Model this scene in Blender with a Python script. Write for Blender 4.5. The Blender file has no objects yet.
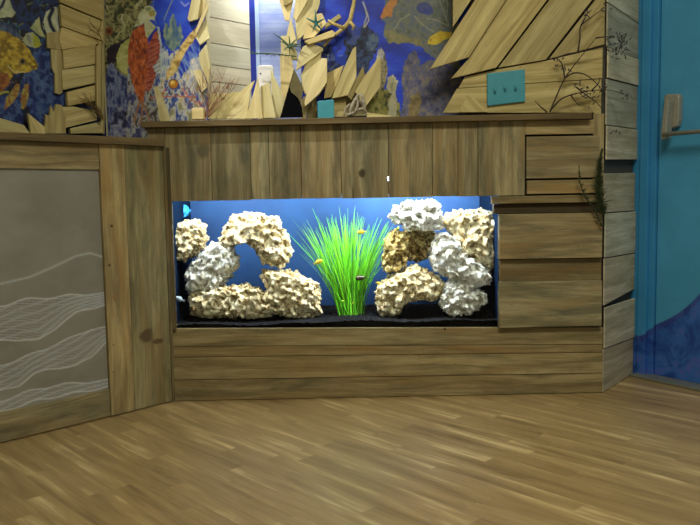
import bpy, bmesh, math, random
import numpy as np
from mathutils import Vector, Matrix, noise as mn

random.seed(7)
RNG = random.Random(11)
C = bpy.context.scene.collection

# ------------------------------------------------------------------ camera
FPX = 756.0
PIT = math.radians(5.06)
ROL = math.radians(.97)
EYE = Vector((0, -2.9, .77))
Fw = Vector((0, math.cos(PIT), -math.sin(PIT)))
R0 = Vector((1, 0, 0))
U0 = R0.cross(Fw)
Rt = R0 * math.cos(ROL) - U0 * math.sin(ROL)
Up = R0 * math.sin(ROL) + U0 * math.cos(ROL)
cam = bpy.data.cameras.new('camera')
cam.sensor_width = 36
cam.lens = FPX / 700 * 36
cam.clip_start = .05
co = bpy.data.objects.new('camera', cam)
C.objects.link(co)
co.matrix_world = Matrix(((Rt.x, Up.x, -Fw.x, EYE.x), (Rt.y, Up.y, -Fw.y, EYE.y), (Rt.z, Up.z, -Fw.z, EYE.z), (0, 0, 0, 1)))
bpy.context.scene.camera = co


def ray(u, v):
    return Fw + Rt * ((u - 350) / FPX) + Up * ((262.5 - v) / FPX)


def floor_pt(u, v):
    d = ray(u, v)
    return EYE + d * (-EYE.z / d.z)


class Plane:
    """upright plane through floor points A -> B; local coords s (along), z (up), d (out of the wall, to the room)"""
    def __init__(self, A, B):
        self.O = Vector((A.x, A.y, 0))
        t = Vector((B.x - A.x, B.y - A.y, 0))
        t.normalize()
        n = Vector((t.y, -t.x, 0))
        if n.dot(EYE - self.O) < 0:
            n = -n
        self.t, self.n = t, n

    def w(self, s, z, d=0):
        return self.O + self.t * s + self.n * d + Vector((0, 0, z))

    def px(self, u, v, d=0):
        r = ray(u, v)
        k = (self.n.dot(self.O - EYE) + d) / self.n.dot(r)
        p = EYE + r * k - self.O
        return (p.dot(self.t), p.z)

    def pw(self, u, v, d=0):
        s, z = self.px(u, v, d)
        return self.w(s, z, d)

    def shifted(self, d):
        q = Plane.__new__(Plane)
        q.O, q.t, q.n = self.O + self.n * d, self.t, self.n
        return q


pA, pB = floor_pt(175, 401.4), floor_pt(603, 392.8)
pL, pS = floor_pt(0, 444), floor_pt(632, 374.6)
pD1, pD2 = floor_pt(643, 376), floor_pt(700, 388)
FR = Plane(pA, pB)
LF = Plane(pA, pL)            # s runs from the corner to the left
SD = Plane(pB, pS)
DR = Plane(pD1, pD2)
BACK = FR.shifted(-.16)
cs, cz = BACK.px(105, 100)
CORN = BACK.w(cs, 0)
LW = Plane(CORN, CORN + LF.t)  # mural wall above the left counter


# ------------------------------------------------------------------ materials
def lin(c):
    return tuple(((x / 255) / 12.92 if x / 255 <= .04045 else ((x / 255 + .055) / 1.055) ** 2.4) for x in c)


class NT:
    def __init__(self, name):
        self.m = bpy.data.materials.new(name)
        self.m.use_nodes = True
        self.t = self.m.node_tree
        self.b = self.t.nodes['Principled BSDF']

    def n(self, typ, **kw):
        nd = self.t.nodes.new(typ)
        for k, v in kw.items():
            if k in nd.inputs.keys() if isinstance(k, str) else False:
                self.put(nd.inputs[k], v)
            else:
                setattr(nd, k, v)
        return nd

    def put(self, sock, v):
        if isinstance(v, bpy.types.NodeSocket):
            self.t.links.new(v, sock)
        else:
            if sock.type == 'RGBA' and len(v) == 3:
                v = (*v, 1)
            sock.default_value = v

    def math(self, op, a, b=None, c=None):
        nd = self.t.nodes.new('ShaderNodeMath')
        nd.operation = op
        for i, v in enumerate((a, b, c)):
            if v is not None:
                self.put(nd.inputs[i], v)
        return nd.outputs[0]

    def mix(self, f, a, b, mode='MIX'):
        nd = self.t.nodes.new('ShaderNodeMix')
        nd.data_type = 'RGBA'
        nd.blend_type = mode
        self.put(nd.inputs[0], f)
        self.put(nd.inputs[6], a)
        self.put(nd.inputs[7], b)
        return nd.outputs[2]

    def ramp(self, f, stops):
        nd = self.t.nodes.new('ShaderNodeValToRGB')
        el = nd.color_ramp.elements
        while len(el) < len(stops):
            el.new(.5)
        for e, (p, c) in zip(el, stops):
            e.position = p
            e.color = (*c, 1) if len(c) == 3 else c
        self.put(nd.inputs[0], f)
        return nd.outputs[0]

    def noise(self, vec, scale=5, detail=4, rough=.55, dist=0):
        nd = self.t.nodes.new('ShaderNodeTexNoise')
        self.put(nd.inputs['Vector'], vec)
        nd.inputs['Scale'].default_value = scale
        nd.inputs['Detail'].default_value = detail
        nd.inputs['Roughness'].default_value = rough
        nd.inputs['Distortion'].default_value = dist
        return nd.outputs[0]

    def mapping(self, vec, scale=(1, 1, 1), rot=(0, 0, 0), loc=(0, 0, 0)):
        nd = self.t.nodes.new('ShaderNodeMapping')
        self.put(nd.inputs['Vector'], vec)
        nd.inputs['Scale'].default_value = scale
        nd.inputs['Rotation'].default_value = rot
        nd.inputs['Location'].default_value = loc
        return nd.outputs[0]

    def bump(self, h, st=.3, dist=.01):
        nd = self.t.nodes.new('ShaderNodeBump')
        nd.inputs['Strength'].default_value = st
        nd.inputs['Distance'].default_value = dist
        self.put(nd.inputs['Height'], h)
        self.t.links.new(nd.outputs[0], self.b.inputs['Normal'])

    def out(self, col, rough=.6, spec=None, metal=None):
        self.put(self.b.inputs['Base Color'], col)
        self.put(self.b.inputs['Roughness'], rough)
        if spec is not None:
            self.put(self.b.inputs['Specular IOR Level'], spec)
        if metal is not None:
            self.put(self.b.inputs['Metallic'], metal)
        return self.m


def wood(name, light, dark, stain, stain_amt=.5, knots=.5, rough=.75, gs=1.0, warm=None, spots=()):
    k = NT(name)
    uv = k.n('ShaderNodeUVMap', uv_map='UVMap').outputs[0]
    tone = k.n('ShaderNodeAttribute', attribute_name='tone').outputs['Color']
    warp = k.noise(k.mapping(uv, (2.2, 9, 1)), 1, 2)
    wv = k.n('ShaderNodeVectorMath', operation='ADD')
    k.put(wv.inputs[0], uv)
    cmb = k.n('ShaderNodeCombineXYZ')
    k.put(cmb.inputs[1], k.math('MULTIPLY', warp, .05))
    k.put(wv.inputs[1], cmb.outputs[0])
    uvw = wv.outputs[0]
    fine = k.noise(k.mapping(uvw, (7 * gs, 190 * gs, 1)), 1, 5, .6)
    band = k.noise(k.mapping(uvw, (1.8 * gs, 34 * gs, 1)), 1, 4, .6, .5)
    g = k.math('ADD', k.math('MULTIPLY', fine, .34), k.math('MULTIPLY', band, .66))
    col = k.ramp(g, [(.37, lin(dark)), (.5, tuple((a + b) / 2 for a, b in zip(lin(light), lin(dark)))), (.6, lin(light))])
    big = k.noise(k.mapping(uv, (3.5, 14, 1)), 1, 5, .65, .4)
    sf = k.ramp(big, [(.45, (0, 0, 0)), (.68, (1, 1, 1))])
    sf = k.math('MULTIPLY', sf, stain_amt)
    col = k.mix(sf, col, lin(stain))
    if warm:
        b2 = k.noise(k.mapping(uv, (2.5, 20, 1), loc=(3, 7, 0)), 1, 4, .6, .6)
        w2 = k.math('MULTIPLY', k.ramp(b2, [(.48, (0, 0, 0)), (.66, (1, 1, 1))]), .6)
        col = k.mix(w2, col, lin(warm))
    # knots
    vo = k.n('ShaderNodeTexVoronoi')
    k.put(vo.inputs['Vector'], k.mapping(uvw, (2.6, 6.5, 1)))
    vo.inputs['Scale'].default_value = 1
    kf = k.ramp(vo.outputs['Distance'], [(.05, (1, 1, 1)), (.1, (0, 0, 0))])
    wn = k.n('ShaderNodeSeparateColor')
    k.put(wn.inputs[0], vo.outputs['Color'])
    gate = k.math('GREATER_THAN', wn.outputs[0], 1 - .45 * knots)
    kf = k.math('MULTIPLY', k.math('MULTIPLY', kf, gate), .8)
    col = k.mix(kf, col, lin((66, 44, 26)))
    # small dark flecks and nail marks
    fl = k.noise(k.mapping(uv, (30, 120, 1)), 1, 2)
    ff = k.ramp(fl, [(.7, (0, 0, 0)), (.78, (.55, .55, .55))])
    col = k.mix(ff, col, lin((60, 46, 30)))
    gp = k.n('ShaderNodeNewGeometry').outputs['Position']
    for c_, rx, rz, cl in spots:
        wb = k.math('MULTIPLY', k.noise(gp, 40, 2), .9)
        vm = k.n('ShaderNodeVectorMath', operation='SUBTRACT')
        k.put(vm.inputs[0], gp)
        k.put(vm.inputs[1], tuple(c_))
        ln = k.n('ShaderNodeVectorMath', operation='LENGTH')
        k.put(ln.inputs[0], k.mapping(vm.outputs[0], (1 / rx, 1 / rx, 1 / rz)))
        dd = k.math('ADD', ln.outputs['Value'], k.math('SUBTRACT', wb, .45))
        col = k.mix(k.ramp(dd, [(.55, (.88, .88, .88)), (1.1, (0, 0, 0))]), col, lin(cl))
    col = k.mix(1.0, col, tone, 'MULTIPLY')
    k.bump(g, .35, .004)
    return k.out(col, rough, .3)


M = {}
KN = (58, 42, 26)
M['old'] = wood('weathered_pallet_wood', (168, 156, 118), (114, 103, 72), (88, 86, 68), .85, .35, warm=(146, 120, 76),
                spots=[(FR.pw(362, 173), .016, .022, KN), (LF.pw(146, 336), .034, .032, (84, 66, 46)), (LF.pw(158, 341), .03, .012, (84, 66, 46)), (FR.pw(203, 151), .03, .035, (92, 86, 66)), (FR.pw(353, 196), .004, .05, KN)])
M['warm'] = wood('warm_pallet_wood', (176, 160, 116), (124, 108, 72), (100, 92, 66), .75, .35, warm=(148, 118, 72),
                 spots=[(LF.pw(111, 226), .008, .008, KN), (LF.pw(109, 265), .007, .007, KN), (LF.pw(113, 345), .005, .005, KN), (LF.pw(113, 372), .005, .005, KN), (LF.pw(115, 297), .014, .02, (128, 104, 70)), (FR.pw(445, 329, .003), .006, .01, (20, 14, 10))])
M['cap'] = wood('dark_cap_wood', (124, 108, 76), (88, 75, 50), (72, 62, 44), .5, .2)
M['pale'] = wood('pale_cedar', (234, 222, 172), (206, 190, 136), (184, 166, 114), .35, .1)
M['tan'] = wood('tan_cedar', (210, 196, 140), (166, 150, 98), (146, 130, 82), .45, .12)
M['white'] = wood('whitewashed_plank', (226, 222, 204), (204, 198, 176), (184, 174, 150), .3, .15)
M['grey'] = wood('grey_column_plank', (208, 202, 178), (164, 158, 132), (132, 128, 106), .5, .2)


def plain(name, c, rough=.6, metal=0, spec=.5, var=0, scale=20, bump=0):
    k = NT(name)
    col = lin(c)
    if var:
        tc = k.n('ShaderNodeTexCoord').outputs['Object']
        nz = k.noise(tc, scale, 4)
        col = k.mix(k.ramp(nz, [(.35, (0, 0, 0)), (.65, (1, 1, 1))]), tuple(x * (1 - var) for x in lin(c)), tuple(min(1, x * (1 + var)) for x in lin(c)))
        if bump:
            k.bump(nz, bump, .002)
    return k.out(col, rough, spec, metal)


M['dark'] = plain('dark_gap', (26, 21, 15), .9)
M['slate'] = plain('slate_gap', (70, 70, 66), .9)
M['wallp'] = plain('plain_wall_paint', (196, 188, 150), .8, var=.08, scale=3)
M['ceil'] = plain('ceiling_tile', (226, 222, 208), .9, var=.05, scale=40)
M['teal'] = plain('teal_enamel', (64, 150, 168), .45, var=.06, scale=30)
M['tealdk'] = plain('teal_star', (34, 104, 104), .7, var=.3, scale=120, bump=.4)
M['steel'] = plain('brushed_steel', (164, 162, 150), .4, .4, var=.1, scale=60)
M['alu'] = plain('grey_threshold', (134, 138, 130), .5, .5, var=.1, scale=30)
M['plastic'] = plain('white_plastic', (238, 238, 240), .35)
M['black'] = plain('black_board', (8, 8, 12), .9, spec=.08)
M['olive'] = plain('olive_board', (98, 90, 52), .6, var=.2, scale=40)
M['twig'] = plain('dark_twig', (54, 42, 36), .8, var=.3, scale=90)
M['redtwig'] = plain('red_twig', (150, 104, 80), .8, var=.35, scale=60)
M['browntwig'] = plain('brown_twig', (104, 82, 44), .8, var=.3, scale=60)
M['needle'] = plain('dark_green_needle', (52, 66, 34), .7, var=.35, scale=60)
M['airplant'] = plain('air_plant_green', (64, 88, 62), .7, var=.35, scale=60)
M['drift'] = plain('driftwood', (190, 172, 110), .75, var=.35, scale=50, bump=.5)
M['greydrift'] = plain('grey_knotted_wood', (150, 142, 124), .75, var=.5, scale=70, bump=.6)
M['leafdk'] = plain('dark_dry_leaf', (70, 66, 74), .8, var=.3, scale=80)
M['gravel'] = plain('black_gravel', (7, 7, 9), .95, spec=.1, var=.7, scale=300, bump=.8)
M['tankblue'] = None
k = NT('tank_background_blue')
tc = k.n('ShaderNodeTexCoord').outputs['Object']
nz = k.noise(tc, 4, 3)
M['tankblue'] = k.out(k.mix(k.ramp(nz, [(.35, (0, 0, 0)), (.7, (1, 1, 1))]), lin((13, 40, 74)), lin((20, 56, 94))), .7, .2)
M['tankside'] = plain('tank_side', (8, 20, 36), 1, spec=0)
M['hood'] = plain('light_hood', (24, 24, 26), .6)
M['cyan'] = plain('blue_cap', (30, 120, 170), .5, var=.2, scale=60)
M['yfish'] = plain('yellow_fish', (232, 200, 40), .45, var=.15, scale=90)
M['dfish'] = plain('dark_fish', (70, 64, 40), .5, var=.4, scale=90)
M['gfish'] = plain('green_yellow_fish', (190, 220, 60), .45)
M['sfish'] = plain('silver_fish', (190, 205, 215), .35, var=.15, scale=90)
M['fin'] = plain('pale_fin', (210, 190, 90), .5)
M['eye'] = plain('fish_eye', (10, 10, 10), .2)
k = NT('aquarium_grass')
gi = k.n('ShaderNodeAttribute', attribute_name='tone').outputs['Color']
M['grass'] = k.out(k.mix(1.0, lin((112, 204, 46)), gi, 'MULTIPLY'), .45, .4)
k.put(k.b.inputs['Subsurface Weight'], .0)

k = NT('tank_glass')
k.put(k.b.inputs['Transmission Weight'], 1.0)
k.out((.96, 1, 1), 0.0)
k.put(k.b.inputs['IOR'], 1.15)
M['glass'] = k.m

k = NT('fluorescent_tube')
k.out((1, 1, 1), .5)
k.put(k.b.inputs['Emission Color'], (.9, .95, 1, 1))
k.put(k.b.inputs['Emission Strength'], 14)
M['tube'] = k.m
k = NT('ceiling_lamp_diffuser')
k.out((1, 1, 1), .5)
k.put(k.b.inputs['Emission Color'], (1, .93, .72, 1))
k.put(k.b.inputs['Emission Strength'], 5)
M['diffuser'] = k.m


def rock_mat(name, light, mid, dark, amt):
    k = NT(name)
    tc = k.n('ShaderNodeTexCoord').outputs['Object']
    a = k.noise(tc, 22, 5, .65, .5)
    b = k.noise(tc, 75, 3, .6)
    f = k.math('ADD', k.math('MULTIPLY', a, .6), k.math('MULTIPLY', b, .4))
    col = k.ramp(f, [(.5 - amt * .22, lin(dark)), (.5 - amt * .05, lin(mid)), (.53 + (1 - amt) * .02, lin(light))])
    p1 = k.noise(tc, 48, 3, .6, 1.2)
    pit_stain_shade = k.ramp(p1, [(.37 + amt * .08, (.9, .9, .9)), (.42 + amt * .10, (0, 0, 0))])
    col = k.mix(pit_stain_shade, col, tuple(x * .8 for x in lin(dark)))  # brown stains, with the shade of pits and crevices painted into the colour
    k.bump(b, .7, .006)
    return k.out(col, .85, .2)


M['rockc'] = rock_mat('cream_reef_rock', (244, 234, 200), (220, 202, 156), (140, 112, 66), .5)
M['rockb'] = rock_mat('brown_reef_rock', (226, 206, 142), (184, 158, 96), (100, 78, 40), .75)
M['rockw'] = rock_mat('white_reef_rock', (248, 248, 244), (236, 234, 222), (180, 172, 150), .3)

# wood laminate floor : strips at ~45 degrees with random boards
k = NT('laminate_floor')
ob = k.n('ShaderNodeTexCoord').outputs['Object']
mp = k.mapping(ob, rot=(0, 0, math.radians(-132.8)))   # x runs along the boards
sx = k.n('ShaderNodeSeparateXYZ')
k.put(sx.inputs[0], mp)
al, ac = sx.outputs[0], sx.outputs[1]
si = k.math('FLOOR', k.math('DIVIDE', ac, .062))


def wn1(v, off=0.0):
    n_ = k.n('ShaderNodeTexWhiteNoise', noise_dimensions='1D')
    k.put(n_.inputs['W'], k.math('ADD', v, off))
    return n_.outputs['Value']


bi = k.math('FLOOR', k.math('DIVIDE', k.math('ADD', al, k.math('MULTIPLY', wn1(si, 3.3), 5)), .62))
cell = k.math('ADD', k.math('MULTIPLY', si, 17.13), bi)
r1 = wn1(cell, .5)
cv = k.n('ShaderNodeCombineXYZ')
k.put(cv.inputs[0], k.math('MULTIPLY', al, 2.2))
k.put(cv.inputs[1], k.math('MULTIPLY', ac, 22))
k.put(cv.inputs[2], k.math('MULTIPLY', r1, 30))
gr = k.noise(cv.outputs[0], 1, 5, .6, .4)
cv2 = k.n('ShaderNodeCombineXYZ')
k.put(cv2.inputs[0], k.math('MULTIPLY', al, 6))
k.put(cv2.inputs[1], k.math('MULTIPLY', ac, 150))
k.put(cv2.inputs[2], k.math('MULTIPLY', r1, 30))
gf = k.noise(cv2.outputs[0], 1, 4, .6)
fx = k.math('ADD', k.math('MULTIPLY', gr, .8), k.math('ADD', k.math('MULTIPLY', gf, .25), k.math('MULTIPLY', k.math('SUBTRACT', r1, .5), .08)))
colf = k.ramp(fx, [(.30, lin((114, 93, 60))), (.45, lin((145, 122, 80))), (.58, lin((165, 141, 97))), (.73, lin((212, 192, 142)))])
fr = k.math('FRACT', k.math('DIVIDE', ac, .186))
seam = k.math('LESS_THAN', fr, .012)
colf = k.mix(k.math('MULTIPLY', seam, .2), colf, lin((80, 56, 34)))
M['floor'] = k.out(colf, k.math('ADD', .3, k.math('MULTIPLY', gf, .2)), .45)

# door paint: teal above, a deep blue wave painted along the bottom (object space z / x)
for nm, top, wav in (('door_paint', (68, 146, 190), (24, 62, 142)), ('frame_paint', (54, 132, 184), (22, 58, 150))):
    k = NT(nm)
    g_ = k.n('ShaderNodeNewGeometry').outputs['Position']
    sx = k.n('ShaderNodeSeparateXYZ')
    k.put(sx.inputs[0], g_)
    # wave edge height as a function of x (runs 1.2 .. 1.5 m)
    xx = k.math('SUBTRACT', sx.outputs[0], 1.19)
    ed = k.math('ADD', k.math('MULTIPLY', k.math('POWER', k.math('MAXIMUM', xx, 0.0), 1.6), 3.7), .165)
    wob = k.math('MULTIPLY', k.math('SINE', k.math('MULTIPLY', xx, 31)), .012)
    dd = k.math('SUBTRACT', k.math('ADD', ed, wob), sx.outputs[2])
    nz = k.noise(g_, 9, 4, .6, 1.5)
    wcol = k.ramp(nz, [(.35, lin((34, 70, 150))), (.55, lin((54, 104, 186))), (.7, lin((90, 92, 180)))])
    nt = k.noise(g_, 5, 3)
    tcol = k.mix(k.ramp(nt, [(.3, (0, 0, 0)), (.7, (1, 1, 1))]), lin(top), tuple(x * 1.2 for x in lin(top)))
    purp = k.math('LESS_THAN', k.math('ABSOLUTE', k.math('SUBTRACT', dd, .012)), .014)
    c_ = k.mix(k.math('GREATER_THAN', dd, 0.0), tcol, wcol)
    c_ = k.mix(k.math('MULTIPLY', purp, .4), c_, lin((56, 40, 110)))
    M[nm] = k.out(c_, .45, .4)
k = NT('blind_panel')
g_ = k.n('ShaderNodeNewGeometry').outputs['Position']
sx = k.n('ShaderNodeSeparateXYZ')
k.put(sx.inputs[0], g_)
st = k.math('SINE', k.math('MULTIPLY', sx.outputs[2], 330))
nz = k.noise(k.mapping(g_, (3, 3, 9)), 1.5, 4)
c_ = k.mix(k.ramp(nz, [(.3, (0, 0, 0)), (.7, (1, 1, 1))]), lin((122, 140, 214)), lin((186, 202, 246)))
c_ = k.mix(k.math('MULTIPLY', k.math('GREATER_THAN', st, .75), .22), c_, lin((110, 120, 180)))
M['blind'] = k.out(c_, .3, .6)
M['bluetrim'] = plain('blue_trim', (22, 44, 150), .4)
M['lighttrim'] = plain('light_blue_trim', (170, 196, 240), .4)


# ------------------------------------------------------------------ object helpers
def setp(o, label=None, cat=None, group=None, kind=None):
    if label:
        o['label'] = label
    if cat:
        o['category'] = cat
    if group:
        o['group'] = group
    if kind:
        o['kind'] = kind
    return o


def empty(name, loc, **kw):
    o = bpy.data.objects.new(name, None)
    o.empty_display_size = .05
    o.location = loc
    C.objects.link(o)
    return setp(o, **kw)


def wloc(o):
    v = o.location.copy()
    while o.parent:
        o = o.parent
        v = v + o.location
    return v


def obj(name, bm, mat, parent=None, smooth=False, bevel=0, **kw):
    bmesh.ops.recalc_face_normals(bm, faces=bm.faces[:])
    xs = [v.co for v in bm.verts]
    lo = Vector((min(c.x for c in xs), min(c.y for c in xs), min(c.z for c in xs)))
    hi = Vector((max(c.x for c in xs), max(c.y for c in xs), max(c.z for c in xs)))
    org = Vector(((lo.x + hi.x) / 2, (lo.y + hi.y) / 2, lo.z))
    bmesh.ops.translate(bm, verts=bm.verts[:], vec=-org)
    me = bpy.data.meshes.new(name)
    bm.to_mesh(me)
    bm.free()
    for mm in (mat if isinstance(mat, (list, tuple)) else [mat]):
        me.materials.append(mm)
    if smooth:
        me.shade_smooth()
    o = bpy.data.objects.new(name, me)
    C.objects.link(o)
    if parent:
        o.parent = parent
        o.location = org - wloc(parent)
    else:
        o.location = org
    if bevel:
        b = o.modifiers.new('bevel', 'BEVEL')
        b.width = bevel
        b.segments = 2
        b.limit_method = 'ANGLE'
    return setp(o, **kw)


def new():
    bm = bmesh.new()
    bm.loops.layers.uv.new('UVMap')
    bm.loops.layers.float_color.new('tone')
    return bm


def tone(v=.16, base=1.0):
    t = base * (1 + RNG.uniform(-v, v))
    w = RNG.uniform(-.05, .05)
    return (t * (1 + w), t, t * (1 - w), 1)


def prism(bm, P, loc, d, th, grain=None, tn=None, tilt=None):
    """loc: outline in plane coords (s,z); front at depth d, th thick. tilt=(ds,dz): depth slope"""
    uvl = bm.loops.layers.uv['UVMap']
    tl = bm.loops.layers.float_color['tone']
    if grain is None:
        best = 0
        for i in range(len(loc)):
            a, b = loc[i], loc[(i + 1) % len(loc)]
            L = math.hypot(b[0] - a[0], b[1] - a[1])
            if L > best:
                best, grain = L, (b[0] - a[0], b[1] - a[1])
    gl = math.hypot(*grain)
    g = (grain[0] / gl, grain[1] / gl)
    tn = tn or tone()
    ou, ov = RNG.uniform(0, 40), RNG.uniform(0, 40)
    cs_, cz_ = sum(p[0] for p in loc) / len(loc), sum(p[1] for p in loc) / len(loc)
    info = {}
    rows = []
    for dd in (d, d - th):
        row = []
        for s, z in loc:
            e = dd + (0 if not tilt else (s - cs_) * tilt[0] + (z - cz_) * tilt[1])
            v = bm.verts.new(P.w(s, z, e))
            info[v] = (s, z, dd)
            row.append(v)
        rows.append(row)
    n = len(loc)
    fs = [bm.faces.new(rows[0]), bm.faces.new(rows[1][::-1])]
    for i in range(n):
        fs.append(bm.faces.new((rows[0][i], rows[1][i], rows[1][(i + 1) % n], rows[0][(i + 1) % n])))
    for f in fs:
        for l in f.loops:
            s, z, e = info[l.vert]
            l[uvl].uv = (s * g[0] + z * g[1] + ou, -s * g[1] + z * g[0] + e + ov)
            l[tl] = tn
    return fs


def ppx(bm, P, pts, d, th, grain=None, tn=None, tilt=None):
    loc = [P.px(u, v, d) for u, v in pts]
    if grain:
        a, b = P.px(*grain[0], d), P.px(*grain[1], d)
        grain = (b[0] - a[0], b[1] - a[1])
    return prism(bm, P, loc, d, th, grain, tn, tilt)


def rect(bm, P, s0, s1, z0, z1, d, th, grain=None, tn=None):
    return prism(bm, P, [(s0, z0), (s1, z0), (s1, z1), (s0, z1)], d, th, grain, tn)


def tube(bm, pts, rads, seg=6, tn=(1, 1, 1, 1)):
    tl = bm.loops.layers.float_color['tone']
    rings = []
    n = len(pts)
    if not isinstance(rads, (list, tuple)):
        rads = [rads] * n
    if len(rads) == 2 and n != 2:
        rads = [rads[0] + (rads[1] - rads[0]) * i / (n - 1) for i in range(n)]
    for i, p in enumerate(pts):
        t = (pts[min(i + 1, n - 1)] - pts[max(i - 1, 0)]).normalized()
        a = t.cross(Vector((0.3, 1, .2))).normalized()
        b = t.cross(a)
        rings.append([bm.verts.new(p + (a * math.cos(2 * math.pi * j / seg) + b * math.sin(2 * math.pi * j / seg)) * rads[i]) for j in range(seg)])
    fs = []
    for i in range(n - 1):
        for j in range(seg):
            fs.append(bm.faces.new((rings[i][j], rings[i][(j + 1) % seg], rings[i + 1][(j + 1) % seg], rings[i + 1][j])))
    fs.append(bm.faces.new(rings[0][::-1]))
    fs.append(bm.faces.new(rings[-1]))
    for f in fs:
        for l in f.loops:
            l[tl] = tn


def curve_pts(pts, n=5):
    """Catmull-Rom through world points"""
    out = []
    P = [pts[0]] + list(pts) + [pts[-1]]
    for i in range(1, len(P) - 2):
        for j in range(n):
            t = j / n
            a, b, c, d = P[i - 1], P[i], P[i + 1], P[i + 2]
            out.append(.5 * ((2 * b) + (c - a) * t + (2 * a - 5 * b + 4 * c - d) * t * t + (3 * b - a - 3 * c + d) * t ** 3))
    out.append(pts[-1])
    return out


# ------------------------------------------------------------------ painted murals (flat artwork held in colour attributes)
def vnoise(x, y, seed=0):
    xi, yi = np.floor(x).astype(np.int64), np.floor(y).astype(np.int64)
    xf, yf = x - xi, y - yi

    def h(a, b):
        n_ = (a * 374761393 + b * 668265263 + seed * 974711) & 0x7fffffff
        n_ = ((n_ ^ (n_ >> 13)) * 1274126177) & 0x7fffffff
        return ((n_ ^ (n_ >> 16)) & 0xffff) / 65535.0
    u, v = xf * xf * (3 - 2 * xf), yf * yf * (3 - 2 * yf)
    return (h(xi, yi) * (1 - u) + h(xi + 1, yi) * u) * (1 - v) + (h(xi, yi + 1) * (1 - u) + h(xi + 1, yi + 1) * u) * v


def fbm(x, y, seed=0, o=4):
    r, a, t = 0, 1, 0
    for i in range(o):
        r = r + a * vnoise(x * 2 ** i, y * 2 ** i, seed + i)
        t += a
        a *= .55
    return r / t


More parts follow.
